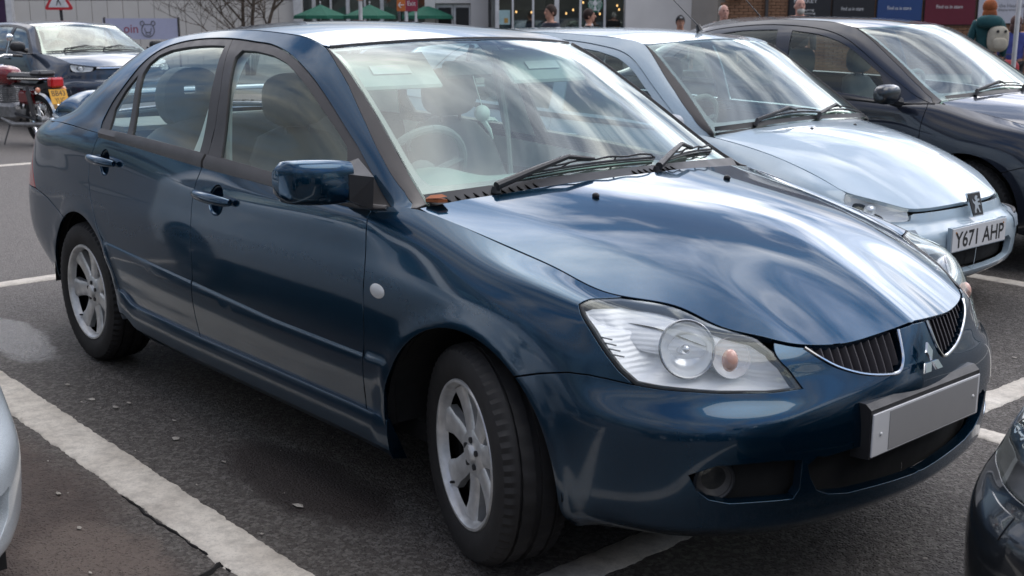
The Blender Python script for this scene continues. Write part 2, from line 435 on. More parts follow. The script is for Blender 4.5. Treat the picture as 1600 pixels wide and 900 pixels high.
def panel(S,loop,h=.035,gap=.003,flange=.014,holes=(),lines=(),off=0,hb=.02,inward=1,curl=.0015,hgap=0,hflange=None):
    """trimmed piece of surface S bounded by a uv loop -> V,F,N; a rolled edge and a return flange all round"""
    um,a,vm,b=arcmap(S)
    to=lambda q:np.c_[ext_interp(np.asarray(q)[:,0],um,a),ext_interp(np.asarray(q)[:,1],vm,b)]
    fr=lambda q:np.c_[ext_interp(q[:,0],a,um),ext_interp(q[:,1],b,vm)]
    lp=resamp(to(np.array(loop,float)),hb)
    sym=np.abs(S.raw(fr(lp))[:,1])<.004
    if gap: lp=inset(lp,gap,sym)
    hl=[]
    for H in holes:
        q=resamp(to(np.array(H,float)),hb)
        if hgap:q=inset(q,-hgap,np.abs(S.raw(fr(q))[:,1])<.004)
        hl.append(q)
    lo,hi=lp.min(0),lp.max(0)
    g=np.stack(np.meshgrid(np.arange(lo[0]+h/2,hi[0],h),np.arange(lo[1]+h/2,hi[1],h*.8)),-1).reshape(-1,2)
    m=inpoly(g,lp)
    for q in hl:m&=~inpoly(g,q)
    g=g[m]
    allb=np.vstack([lp]+hl)
    if len(g): g=g[(((g[:,None]-allb[None])**2).sum(-1).min(1))>(h*.45)**2]
    pts=list(map(tuple,lp));ed=[(i,(i+1)%len(lp)) for i in range(len(lp))]
    for q in hl:
        k=len(pts);pts+=list(map(tuple,q));ed+=[(k+i,k+(i+1)%len(q)) for i in range(len(q))]
    for ln in lines:
        q=to(np.array(ln,float));q=np.vstack([q[i]+(q[i+1]-q[i])*t for i in range(len(q)-1) for t in np.linspace(0,1,max(1,int(np.linalg.norm(q[i+1]-q[i])/h)),endpoint=False)]+[q[-1]])
        q=q[inpoly(q,lp)]
        if len(q)<2: continue
        q=q[(((q[:,None]-allb[None])**2).sum(-1).min(1))>(.006)**2]
        if len(g): g=g[(((g[:,None]-q[None])**2).sum(-1).min(1))>.014**2]
        pts+=list(map(tuple,q))
    pts+=list(map(tuple,g))
    r=delaunay_2d_cdt([Vector(p) for p in pts],ed,[],0,1e-6)
    P=np.array([tuple(v) for v in r[0]]);F=np.array([f for f in r[2]])
    c=P[F].mean(1);m=inpoly(c,lp)
    for q in hl:m&=~inpoly(c,q)
    F=F[m];used=np.unique(F);re=-np.ones(len(P),int);re[used]=np.arange(len(used));P=P[used];F=re[F]
    uv=fr(P);V=S.pos(uv);Nn=S.nor(uv)
    if hasattr(S,'nb'):Nn=S.nb(uv,Nn)
    if off:V=V+Nn*off
    t=V[F];fn=np.cross(t[:,1]-t[:,0],t[:,2]-t[:,0]);fl=(fn*Nn[F[:,0]]).sum(1)<0
    F[fl]=F[fl][:,::-1]
    F=[tuple(f) for f in F]
    if flange:
        ec={}
        for f in F:
            for i in range(3):
                e=(f[i],f[(i+1)%3]);ec[e]=1
        be=[e for e in ec if (e[1],e[0]) not in ec]
        be=[e for e in be if not(abs(V[e[0]][1])<.004 and abs(V[e[1]][1])<.004)]
        tan={}
        for x,y in be:
            dd=V[y]-V[x];dd=dd/max(np.linalg.norm(dd),1e-9)
            for q in(x,y):tan[q]=tan.get(q,0)+dd
        V=list(V);Nn=list(Nn);r1={};r2={}
        for q,tt in tan.items():
            n0=Nn[q];o_=np.cross(tt,n0);o_=o_/max(np.linalg.norm(o_),1e-9)
            r1[q]=len(V);V.append(V[q]+o_*curl-n0*curl*1.2);Nn.append(o_)
            r2[q]=len(V);V.append(V[q]+o_*curl*.8-n0*flange);Nn.append(o_)
        for x,y in be:
            F.append((y,x,r1[x],r1[y]));F.append((r1[y],r1[x],r2[x],r2[y]))
    return np.array(V),F,np.array(Nn)
def mir(p):
    V,F,n=p;s=np.array([1,-1,1]);return V*s,[f[::-1] for f in F],n*s
def join(*ps):
    V=[];F=[];n=[];k=0
    for v,f,q in ps:
        V.append(v);n.append(q);F+=[tuple(i+k for i in x) for x in f];k+=len(v)
    return np.vstack(V),F,np.vstack(n)
def pobj(name,p,m,parent,**kw): return obj(name,p[0],p[1],m,parent,p[2],**kw)
def both(name,p,m,parent,side=None):
    r=[]
    r.append(pobj(name,mir(p),m,parent));r.append(pobj(name,p,m,parent));return r   # near side (y<0) first
def uline(a,b,n=6): return [tuple(np.array(a)+(np.array(b)-np.array(a))*t) for t in np.linspace(0,1,n)]
def arc(cx,cz,r,a0,a1,n=24): return [(cx+r*math.cos(R(a)),cz+r*math.sin(R(a))) for a in np.linspace(a0,a1,n)]
XZ=lambda P:P[:,[0,2]]
YZ=lambda P:P[:,[1,2]]
XY=lambda P:P[:,[0,1]]
# ---------------------------------------------------------------- ground
def _asphalt(n):
    g=n.n('TexCoord').outputs['Object']
    big=n.ramp(n.noise(.35,6,.6,g),[(.35,.0),(.65,1.)])
    grit=n.n('TexVoronoi');n.l(g,grit.inputs[0]);grit.inputs['Scale'].default_value=95
    spk=n.ramp(grit.outputs['Distance'],[(.0,.0),(.45,1.)])
    stone=n.n('TexVoronoi');n.l(g,stone.inputs[0]);stone.inputs['Scale'].default_value=85
    stc=n.ramp(stone.outputs['Color'],[(.42,0.),(.80,1.)])
    base=n.mix(big,(.028,.023,.020),(.044,.037,.032))
    base=n.mix(n.ramp(n.noise(140,4,.7,g),[(.3,0.),(.75,1.)]),base,(.105,.090,.078))
    base=n.mix(n.math('MULTIPLY',stc,.75),base,(.17,.155,.14))
    # brown damp tongue between the bays, oil stain and a wet sheen
    sp=n.n('SeparateXYZ');n.l(g,sp.inputs[0])
    def blob(cx,cy,rx,ry,w=.35,sc=1.6):
        wx=n.math('ADD',sp.outputs[0],n.math('MULTIPLY',n.math('SUBTRACT',n.noise(sc,5,.6,g),.5),w*2))
        wy=n.math('ADD',sp.outputs[1],n.math('MULTIPLY',n.math('SUBTRACT',n.noise(sc*1.3,5,.6,g),.5),w*2))
        a=n.math('POWER',n.math('DIVIDE',n.math('SUBTRACT',wx,cx),rx),2.);b=n.math('POWER',n.math('DIVIDE',n.math('SUBTRACT',wy,cy),ry),2.)
        return n.ramp(n.math('ADD',a,b),[(.55,1.),(1.,0.)])
    oil=blob(-.78,-.86,.50,.19,.10,3.0);oil=n.math('MULTIPLY',oil,.85)
    c=n.mix(oil,base,(.020,.011,.008))
    damp=blob(-1.3,-1.85,1.6,.52,.10,3);c=n.mix(n.math('MULTIPLY',damp,.88),c,n.mix(n.ramp(n.noise(5,6,.65,g),[(.35,0.),(.65,1.)]),(.048,.030,.024),(.10,.068,.054)))
    dry=blob(-.66,-1.60,.34,.19,.14,4.5);c=n.mix(n.math('MULTIPLY',dry,.75),c,(.15,.115,.095))
    wet=blob(-3.3,-.98,.62,.17,.12,2.)
    far=n.ramp(n.math('MULTIPLY',sp.outputs[0],-.1),[(.30,0.),(.48,1.)]);c=n.mix(n.math('MULTIPLY',far,.55),c,(.17,.155,.145))  # far tarmac lightened in the colour, standing in for grazing sky sheen
    c=n.mix(n.math('MULTIPLY',wet,.45),c,(.03,.028,.03))
    rough=n.math('SUBTRACT',.70,n.math('MULTIPLY',wet,.62));rough=n.math('SUBTRACT',rough,n.math('MULTIPLY',oil,.12))
    h=n.math('ADD',n.math('MULTIPLY',spk,.8),n.noise(60,6,.7,g))
    bs=n.math('SUBTRACT',.9,n.math('MULTIPLY',wet,.55))
    b=n.n('Bump');n.l(h,b.inputs['Height']);n.l(bs,b.inputs['Strength']);b.inputs['Distance'].default_value=.012
    n.out(n.bsdf(c,rough,0,0,b.outputs[0],spec=.5))
ASPH=mat('asphalt',_asphalt)
def _line(n):
    g=n.n('TexCoord').outputs['Object']
    a=n.ramp(n.noise(18,8,.75,g),[(.34,0.),(.56,1.)]);f=n.ramp(n.noise(150,3,.6,g),[(.28,.25),(.45,1.)])
    pa=n.math('MULTIPLY',a,f)
    c=n.mix(n.ramp(n.noise(3.5,6,.6,g),[(.3,0.),(.7,1.)]),(.50,.45,.385),(.72,.67,.59))
    c=n.mix(n.math('MULTIPLY',n.math('SUBTRACT',1.,pa,True),.55),c,(.20,.18,.16))
    n.out(n.bsdf(c,.75,0,0,n.bump(n.noise(220,4,.7,g),.25,.003)))
LINE=mat('road_paint',_line)
def road_mesh():
    m=Mesh();X=[-400,-60,-20,-6,-3,-1,1,3,8,60,400];Y=[-400,-60,-12,-4,-2,-1,1,3,8,60,400]
    V=[(x,y,0) for x in X for y in Y];n=len(Y);F=[(i*n+j,(i+1)*n+j,(i+1)*n+j+1,i*n+j+1) for i in range(len(X)-1) for j in range(n-1)]
    return m.add(V,F)
tag(road_mesh().build('car_park_ground',ASPH),kind='structure')
def stripe(x0,y0,x1,y1,w,seed=0,name='bay_line'):
    """painted line with a ragged edge, 4 mm thick"""
    rn=random.Random(seed);a=Vector((x0,y0,0));b=Vector((x1,y1,0));t=(b-a);Ln=t.length;t/=Ln;q=Vector((-t.y,t.x,0));n=max(8,int(Ln/.010))
    n=min(n,420);V=[];F=[];wa=wb=0
    for i in range(n+1):
        wa=wa*.6+rn.uniform(-1,1)*.0036;wb=wb*.6+rn.uniform(-1,1)*.0036
        p=a+t*Ln*i/n
        V+=[tuple(p+q*(w/2+wa)+Vector((0,0,.0))),tuple(p+q*(w/2-.004+wa)+Vector((0,0,.0045))),tuple(p-q*(w/2-.004+wb)+Vector((0,0,.0045))),tuple(p-q*(w/2+wb))]
    for i in range(n):
        for j in range(3): F.append((i*4+j,i*4+j+1,(i+1)*4+j+1,(i+1)*4+j))
    return tag(Mesh().add(V,F).build(name,LINE,None,ang=60),kind='structure')
stripe(-4.33,-1.262,.21,-1.272,.158,1)
stripe(-4.33,1.20,.21,1.20,.13,2);stripe(-4.33,3.715,.21,3.715,.105,3);stripe(-4.33,6.2,.21,6.2,.11,4);stripe(-4.33,-3.75,.21,-3.75,.13,5)
stripe(.262,-4.5,.262,1.1,.118,6);stripe(.262,1.1,.325,3.4,.125,7);stripe(.325,3.4,.33,9,.12,8)
stripe(.39,1.215,5,1.19,.10,9);stripe(.33,-1.27,5,-1.27,.12,10);stripe(.34,3.7,5,3.7,.1,11)
stripe(-4.40,-5,-4.40,9,.13,12)
stripe(-10.1,-4,-10.0,9,.13,13)
# loose chippings and flakes of paint
fl=Mesh();rn=random.Random(5)
for i in range(190):
    x=rn.uniform(-4,1.8);y=rn.uniform(-2.4,-.9) if i%2 else rn.uniform(-2.6,2.6);s=rn.choice((.003,.004,.005,.007,.012))
    if i<14:x,y,s=[(-1.42,-1.00,.022),(-1.9,-1.02,.018),(-2.05,-1.05,.016),(-1.1,-.98,.012),(-.62,-.98,.02),(-1.6,-.92,.012),(.62,1.0,.016),(.7,.72,.012),(.9,1.5,.014),(-1.2,-1.5,.014),(-.9,-1.55,.01),(-2.3,-1.05,.014),(.85,.4,.012),(.75,1.9,.016)][i]
    a=rn.uniform(0,6.28);k=5;V=[]
    for j in range(k):
        b=a+6.28*j/k;r=s*rn.uniform(.5,1);V.append((x+r*math.cos(b)*1.5,y+r*math.sin(b)*.8,.004+rn.uniform(0,.003)))
    V.append((x,y,.005+s*.25));fl.add(V,[(j,(j+1)%k,k) for j in range(k)])
fo=fl.build('loose_chippings',plain('chipping',(.34,.31,.27),.8,var=.4),None,smooth=False);tag(fo,'scattered pale chippings and paint flakes on the tarmac','chippings',kind='stuff')
# crack along the near bay line
ck=Mesh();rn=random.Random(3);x=-1.05;off=0;pts=[]
while x<-.35:
    off=off*.85+rn.uniform(-.006,.006);pts.append((x,-1.352+off,.001));x+=.03
ck.tube(pts,[.002+rn.random()*.0035 for _ in pts],5);x=-.45
pts=[(-.42+.012*i+rn.uniform(-.01,.01),-1.36-.022*i+rn.uniform(-.01,.01),.001) for i in range(14)];ck.tube(pts,[.006+rn.random()*.006 for _ in pts],5)
tag(ck.build('tarmac_crack',plain('crack_black',(.008,.007,.007),.95)),kind='structure')
# ---------------------------------------------------------------- sedan lines (metres, x forward from the front axle, y outboard, z up)
ST=[]
def st(px,py,tx,ty,tz,rows): ST.append((px,py,tx,ty,tz,rows))
side=[(.19,.07),(.245,.028),(.33,.010),(.43,.003),(.53,.0),(.62,.0),(.70,.003),(.78,.010),(.85,.020),(.90,.033)]
rear=[(.30,.16),(.34,.08),(.39,.035),(.47,.008),(.55,.0),(.64,.004),(.72,.018),(.80,.04),(.88,.065),(.95,.085)]
rq=[(.30,.16),(.33,.10),(.38,.045),(.47,.010),(.55,.0),(.64,.0),(.72,.008),(.80,.024),(.88,.042),(.945,.062)]
rq2=[(.26,.07),(.30,.03),(.37,.01),(.46,.0),(.55,.0),(.64,.0),(.72,.006),(.80,.016),(.88,.030),(.95,.045)]
rq3=[(.22,.07),(.26,.03),(.34,.01),(.44,.003),(.54,.0),(.62,.0),(.70,.003),(.78,.010),(.86,.022),(.94,.034)]
side2=[(.19,.07),(.245,.028),(.33,.010),(.43,.003),(.53,.0),(.62,.0),(.70,.003),(.78,.010),(.86,.022),(.93,.034)]
fA=[(.19,.07),(.245,.028),(.33,.010),(.43,.003),(.53,.0),(.61,.0),(.69,.004),(.77,.014),(.85,.034),(.90,.058)]
fB=[(.19,.07),(.245,.028),(.33,.010),(.43,.003),(.52,.0),(.59,.0),(.66,.002),(.73,.008),(.80,.028),(.85,.062)]
fC=[(.19,.07),(.245,.026),(.33,.008),(.42,.001),(.50,.0),(.57,.0),(.64,.003),(.71,.012),(.77,.032),(.818,.070)]
n13=[(.21,.09),(.255,.032),(.32,.008),(.41,.0),(.49,.0),(.555,.006),(.61,.016),(.67,.030),(.73,.048),(.783,.080)]
n14=[(.22,.10),(.260,.036),(.32,.008),(.41,.0),(.485,.0),(.545,.010),(.590,.034),(.645,.048),(.71,.060),(.765,.088)]
n15=[(.22,.10),(.260,.036),(.32,.008),(.41,.0),(.48,.0),(.54,.012),(.582,.040),(.630,.058),(.69,.072),(.738,.106)]
n16=[(.215,.10),(.255,.036),(.32,.008),(.41,.0),(.48,.0),(.54,.012),(.577,.038),(.615,.055),(.66,.068),(.700,.096)]
n17=[(.21,.10),(.25,.034),(.32,.006),(.41,.0),(.48,.0),(.54,.010),(.575,.026),(.605,.040),(.635,.052),(.665,.062)]
n18=[(.21,.10),(.25,.030),(.32,.006),(.41,.0),(.48,.0),(.54,.008),(.575,.018),(.60,.028),(.63,.040),(.66,.054)]
n19=[(.21,.10),(.25,.030),(.32,.006),(.41,.0),(.48,.0),(.54,.004),(.575,.010),(.60,.017),(.63,.028),(.665,.042)]
st(-3.64,0,-3.52,0,1.00,rear)
st(-3.625,.35,-3.505,.35,1.00,rear)
st(-3.55,.62,-3.45,.56,1.00,rear)
st(-3.37,.775,-3.30,.675,1.00,rq)
st(-3.00,.820,-3.0,.745,1.012,rq2)
st(-2.60,.838,-2.6,.785,1.008,rq3)
st(-2.10,.845,-2.1,.795,.993,side2)
st(-1.50,.848,-1.5,.795,.968,side)
st(-.90,.848,-.9,.795,.938,side)
st(-.50,.847,-.5,.790,.925,side)
st(-.28,.846,-.30,.748,.938,fA)
st(0,.845,.02,.712,.878,fB)
st(.22,.840,.22,.685,.838,fC)
st(.40,.822,.37,.655,.800,n13)
st(.55,.775,.497,.562,.772,n14)
st(.68,.69,.605,.520,.742,n15)
st(.77,.56,.69,.45,.710,n16)
st(.822,.43,.755,.375,.690,n17)
st(.862,.23,.80,.21,.688,n18)
st(.88,0,.822,0,.702,n19)
TK=[(-3.13,.700,1.016),(-3.0,.645,1.065),(-2.83,.612,1.160),(-2.6,.585,1.272),(-2.35,.565,1.355),(-2.05,.552,1.400),(-1.6,.548,1.423),(-1.3,.550,1.412),(-1.02,.564,1.366),(-.8,.598,1.254),(-.6,.640,1.129),(-.42,.682,1.012),(-.30,.712,.945)]
HC=[(-.35,.0,1.005),(-.15,.0,.983),(.1,0,.952),(.35,0,.899),(.55,0,.835),(.72,0,.757),(-.15,.38,.968),(.2,.38,.907),(.48,.36,.830)]
def tps(P,z):
    P=np.array(P);n=len(P)
    def K(a,b):
        r2=((a[:,None]-b[None])**2).sum(-1);return .5*r2*np.log(r2+1e-12)
    m=np.zeros((n+3,n+3));m[:n,:n]=K(P,P)+4e-4*np.eye(n);m[:n,n]=1;m[:n,n+1:]=P;m[n:,:n]=m[:n,n:].T
    w_=np.linalg.solve(m,np.r_[z,0,0,0])
    return lambda q:K(q,P)@w_[:n]+w_[n]+q@w_[n+1:]
class HF:
    """height field z=f(x,y) with the interface of Surf (uv = x,y)"""
    disp=None;flip=1
    def __init__(s,f,xr,yr): s.f=f;s.us=np.array(xr,float);s.vs=np.array(yr,float)
    def raw(s,uv): uv=np.atleast_2d(uv);return np.c_[uv,s.f(uv)]
    pos=raw
    def nor(s,uv,e=2e-3):
        uv=np.atleast_2d(uv);a=(s.f(uv+[e,0])-s.f(uv-[e,0]))/2/e;b=(s.f(uv+[0,e])-s.f(uv-[0,e]))/2/e
        n=np.c_[-a,-b,np.ones(len(a))];return n/np.linalg.norm(n,axis=1,keepdims=True)
class Body:
    def __init__(s,ST,TK,HC,crease=None,disp=None,i0=10,bulge=.10):
        s.ST=ST
        # bonnet: smooth low-order surface through the shut line and the centre line; the wings then meet it exactly
        cr=crease or (lambda q:0*q[:,0]);cv=curve(np.arange(len(ST)),[[q[2],q[3],q[4]] for q in ST])(np.linspace(i0,len(ST)-1,60))
        Pt=np.vstack([cv,np.array(HC)]);TM=[(i,j) for i in range(5) for j in(0,2,4) if i+j<=4];wt=np.r_[np.ones(60),2*np.ones(len(HC))]
        bas=lambda q:np.stack([q[:,0]**i*q[:,1]**j for i,j in TM],1)
        co=np.linalg.lstsq(bas(Pt[:,:2])*wt[:,None],(Pt[:,2]-cr(Pt[:,:2]))*wt,rcond=None)[0]
        fz=lambda q:bas(q)@co+cr(q)
        s.hood=HF(fz,(ST[i0][2]-.05,ST[-1][2]),(-.8,.8))
        ST=[q if i<i0 else (q[0],q[1],q[2],q[3],float(fz(np.array([[q[2],q[3]]]))[0]),q[5]) for i,q in enumerate(ST)];s.ST=ST
        m=lambda q:(q[0],-q[1],q[2],-q[3],q[4],q[5])
        full=[m(ST[1])]+ST+[m(ST[-2])]
        k=np.arange(len(full))-1.;c=curve(k,[[q[0],q[1]] for q in full]);e=.02
        T=c(k+e)-c(k-e);T/=np.linalg.norm(T,axis=1,keepdims=True);Ni=np.stack([T[:,1],-T[:,0]],1)
        net=[[(q[0]+Ni[i][0]*ins,q[1]+Ni[i][1]*ins,z) for z,ins in q[5]]+[(q[2],q[3],q[4])] for i,q in enumerate(full)]
        s.A=Surf(k,np.arange(11.),net,disp);s.A.us=np.arange(0,len(ST)).astype(float);orient(s.A)
        bt=curve([q[2] for q in ST[2:i0+1]],[(q[3],q[4]) for q in ST[2:i0+1]]);net=[]
        for x,y,z in TK:
            yb,zb=bt([x])[0];h=z-zb
            net.append([(x,yb+(y-yb)*t+bulge*h*t*t*(1-t)*6.8,zb+h*t) for t in np.linspace(0,1,7)])
        s.C=Surf([t[0] for t in TK],np.linspace(0,1,7),net);orient(s.C,(-1.2,0,1.0))
        s.top=curve([t[0] for t in TK],[(t[1],t[2]) for t in TK])
        # blend of normals where the quarter panel flows into the rear pillar
        def nbA(uv,Nn):
            x=s.A.raw(uv)[:,0];w_=sst(uv[:,1],8.6,10)*sst(-x,2.35,2.48)*(1-sst(-x,3.05,3.2))*.5
            cu=np.clip(x,TK[0][0],-.3);o=s.C.nor(np.c_[cu,cu*0]);n=Nn*(1-w_)[:,None]+o*w_[:,None];return n/np.linalg.norm(n,axis=1,keepdims=True)
        def nbC(uv,Nn):
            x=uv[:,0];h=np.maximum(s.top(x)[:,1]-.99,.05);w_=(1-sst(uv[:,1]*h,0,.07))*sst(-x,2.35,2.48)*.5
            au=s.A.inv(np.c_[x,x*0+9.99],lambda P:np.c_[P[:,0],P[:,2]*0+9.99],(3,12)) if 0 else None
            ua=np.interp(x,xs_,us_);o=s.A.nor(np.c_[ua,ua*0+9.98]);n=Nn*(1-w_)[:,None]+o*w_[:,None];return n/np.linalg.norm(n,axis=1,keepdims=True)
        us_=np.linspace(2,i0,200);xs_=s.A.raw(np.c_[us_,us_*0+10])[:,0]
        s.A.nb=nbA;s.C.nb=nbC
        s.uat=lambda x:float(np.interp(x,xs_,us_))
    def ia(s,pts,ur=None): # feature points (3D, outboard y>0) -> uv on A
        return [tuple(q) for q in s.A.inv(pts,None,ur)]
    def xz(s,pts,ur=(2.5,13)): return [tuple(q) for q in s.A.inv(pts,XZ,ur)]
    def cz(s,pts): return [tuple(q) for q in s.C.inv(pts,XZ)]
# ---------------------------------------------------------------- wheels
def tyre_mesh(Rr=.305,rim=.203,w=.19,n=128):
    m=Mesh();h=w/2
    prof=[(rim-.004,-h*.80),(rim+.012,-h*.93),(rim+.045,-h*1.0),(Rr-.035,-h*.985),(Rr-.014,-h*.93),(Rr-.005,-h*.80),(Rr-.0015,-h*.62),(Rr-.0015,-h*.56),(Rr-.010,-h*.55),(Rr-.010,-h*.47),(Rr-.0005,-h*.46),(Rr,-h*.10),(Rr-.010,-h*.09),(Rr-.010,h*.09),(Rr,h*.10),(Rr-.0005,h*.46),(Rr-.010,h*.47),(Rr-.010,h*.55),(Rr-.0015,h*.56),(Rr-.0015,h*.62),(Rr-.005,h*.80),(Rr-.014,h*.93),(Rr-.035,h*.985),(rim+.045,h),(rim+.012,h*.93),(rim-.004,h*.80)]
    V=[];F=[];k=len(prof)
    for i in range(n):
        a=2*math.pi*i/n
        for j,(r,y) in enumerate(prof):
            if j in(4,5,6,19,20,21) and i%2: r-=.006
            if j in(10,11,14,15) and i%4==0: r-=.004
            V.append((r*math.cos(a),y,r*math.sin(a)))
    for i in range(n):
        for j in range(k-1): F.append((i*k+j,i*k+j+1,((i+1)%n)*k+j+1,((i+1)%n)*k+j))
    return m.add(V,F)
def rim_mesh(rim=.203,w=.195,spokes=7,phase=14,kind=0):
    """outer face towards +y"""
    h=w/2;m=Mesh()
    m.lathe([(rim-.018,h*.62),(rim-.015,h*.74),(rim-.012,h*.86),(rim-.004,h*.93),(rim+.003,h*.93),(rim+.006,h*.86),(rim-.002,h*.78)],96,'y')
    f=h*.70;hub=.052
    m.lathe([(.0005,f+.006),(.024,f+.006),(.028,f+.002),(.030,f-.004),(.062,f-.006),(.072,f-.014),(.074,f-.05)],48,'y')
    for s in range(spokes):
        a=R(phase)+2*math.pi*s/spokes;V=[];F=[];ns=9
        for i in range(ns):
            t=i/(ns-1);r=.046+(rim-.018-.046)*t
            wd=.030+.004*t+.010*max(0,t-.75)/.25
            y=f-.008-.004*math.sin(math.pi*t)+(.010 if kind==0 else 0)*t*t;dp=.030
            prof=[(-wd,y-dp),(-wd,y-.006),(-wd*.80,y-.0005),(-wd*.35,y+.001),(wd*.35,y+.001),(wd*.80,y-.0005),(wd,y-.006),(wd,y-dp)]
            for q,yy in prof:
                V.append((r*math.cos(a)-q*math.sin(a),yy,r*math.sin(a)+q*math.cos(a)))
        k=8
        for i in range(ns-1):
            for j in range(k-1): F.append((i*k+j,i*k+j+1,(i+1)*k+j+1,(i+1)*k+j))
            F.append((i*k+7,i*k,(i+1)*k,(i+1)*k+7))
        m.add(V,F)
    return m
def make_wheel(parent,x,y,side,steer=0,Rr=.305,rim=.203,w=.195,spokes=7,phase=14,nut=True,alloy=None):
    """side -1: outer face towards -y"""
    e=obj('wheel',*(lambda q:(q.V,q.F))(tyre_mesh(Rr,rim,w)),RUBBER,parent,loc=(x,y,Rr),rot=(0,0,steer+(math.pi if side<0 else 0)))
    flat_smooth(e,30)
    rm_=rim_mesh(rim,w,spokes,phase);r=rm_.build('rim',alloy or ALLOY,e,ang=40)
    b=Mesh().lathe([(.001,0),(rim-.055,0),(rim-.055,.012),(.07,.014),(.001,.05)],40,'y',(0,-.01,0));b.build('brake_disc',plain('disc_iron',(.12,.11,.10),.5,metal=.7) if 'disc_iron' not in MATS else MATS['disc_iron'],e)
    Mesh().lathe([(.001,-w*.45),(rim-.035,-w*.42),(rim-.022,w*.17)],40,'y').build('barrel',INNER,e)
    f=w/2*.70
    for k in range(5):
        a=2*math.pi*k/5+.3;Mesh().lathe([(.0085,f-.012),(.0085,f+.001),(.0001,f+.0015)],10,'y',(.039*math.cos(a),0,.039*math.sin(a))).build('wheel_nut',TRIM,e)
    Mesh().lathe([(.0001,f+.008),(.019,f+.0075),(.022,f+.004)],24,'y').build('centre_cap',MATS['alloy_silver'],e)
    v=Mesh().tube([(rim*.62,f-.01,-rim*.64),(rim*.60,f+.012,-rim*.62)],.0045,6);v.build('valve',TRIM,e)
    return e
# ---------------------------------------------------------------- the blue sedan
def soft(y,k=.015): return np.sqrt(y*y+k*k)-k
def crease_sedan(q):
    x,y=q[:,0],np.abs(q[:,1])
    c=-.075*soft(y,.012)*sst(x,.30,.72)*(1-sst(y,.18,.42))-.075*.16*0
    # shoulder crease from the cowl to the grille corner
    yl=np.interp(x,[-.25,.1,.45,.78],[.60,.55,.47,.36]);d=y-yl
    c=c-.030*soft(d,.012)*np.exp(-(d/.16)**2)
    return c
Z0=lambda x:np.interp(x,[-2.31,-1.53,-.95,-.32],[.572,.536,.508,.500])
def disp_sedan(P):
    x,z=P[:,0],P[:,2];z0=Z0(x)
    on=sst(x,-2.36,-2.30)*(1-sst(x,-.34,-.30))
    d=.006*sst(z,z0-.15,z0-.05)*(1-sst(z,z0-.011,z0+.003))*on
    for cx,cz in ((.008,.305),(-2.6,.30)):
        r=np.hypot(x-cx,z-cz);s=(np.abs(P[:,1])>.6)*(z>.15)
        d=d+.006*np.exp(-((r-.366)/.030)**2)*s
    # shallow bowl under the belt line and the waist swell of the doors
    d=d-.004*np.exp(-((z-.80)/.06)**2)*sst(x,-2.9,-2.4)*(1-sst(x,-.3,0.2))
    # bumper: rubbing shelf and chin lip
    f=sst(x,.45,.62)
    d=d+.006*np.exp(-((z-.275)/.018)**2)*f
    return d
SB=Body(ST,TK,HC,crease_sedan,disp_sedan)
LAMP3=[(.364,.753,.784),(.372,.722,.797),(.388,.690,.800),(.404,.648,.795),(.455,.595,.782),(.51,.560,.772),(.575,.528,.757),(.630,.500,.740),(.684,.466,.708),(.726,.455,.683),(.757,.442,.649),(.787,.417,.600),(.753,.494,.597),(.689,.595,.601),(.642,.655,.607),(.586,.703,.61),(.537,.734,.615),(.499,.75,.644),(.455,.761,.689),(.415,.765,.732),(.382,.764,.765)]
GR3=[(.755,.378,.686),(.783,.345,.661),(.806,.295,.632),(.831,.226,.608),(.850,.154,.596),(.857,.107,.596),(.845,.083,.62),(.837,.075,.654),(.821,.068,.694)]
INT3=[(.83,.40,.435),(.823,.428,.418),(.824,.418,.387),(.828,.394,.349),(.835,.354,.33),(.847,.288,.318),(.863,.17,.313),(.872,.033,.307),(.874,0,.306)]
FOG3=[(.675,.695,.42),(.687,.68,.38),(.706,.655,.355),(.735,.611,.342),(.774,.541,.340),(.809,.462,.336),(.818,.447,.36),(.819,.445,.436),(.79,.52,.444),(.719,.645,.443)]
BC=[(-1.519,.894),(-1.536,.802),(-1.529,.688),(-1.525,.607),(-1.529,.519),(-1.530,.403),(-1.509,.322)]
FC_=[(-.451,.895),(-.446,.852),(-.438,.761),(-.434,.618),(-.438,.487),(-.448,.322)]
RD=[(-2.45,.939),(-2.488,.875),(-2.49,.809),(-2.453,.733),(-2.397,.640),(-2.32,.56),(-2.25,.47),(-2.205,.38),(-2.19,.322)]
SEAM=[(.31,.610),(.386,.626),(.435,.627),(.478,.623)]
def sill(x0,x1,z=.322,n=6): return [(x0+(x1-x0)*i/(n-1),z) for i in range(n)]
def ell_loop(cx,cz,rx,rz,n=28): return [(cx+rx*math.cos(2*math.pi*i/n),cz+rz*math.sin(2*math.pi*i/n)) for i in range(n)]
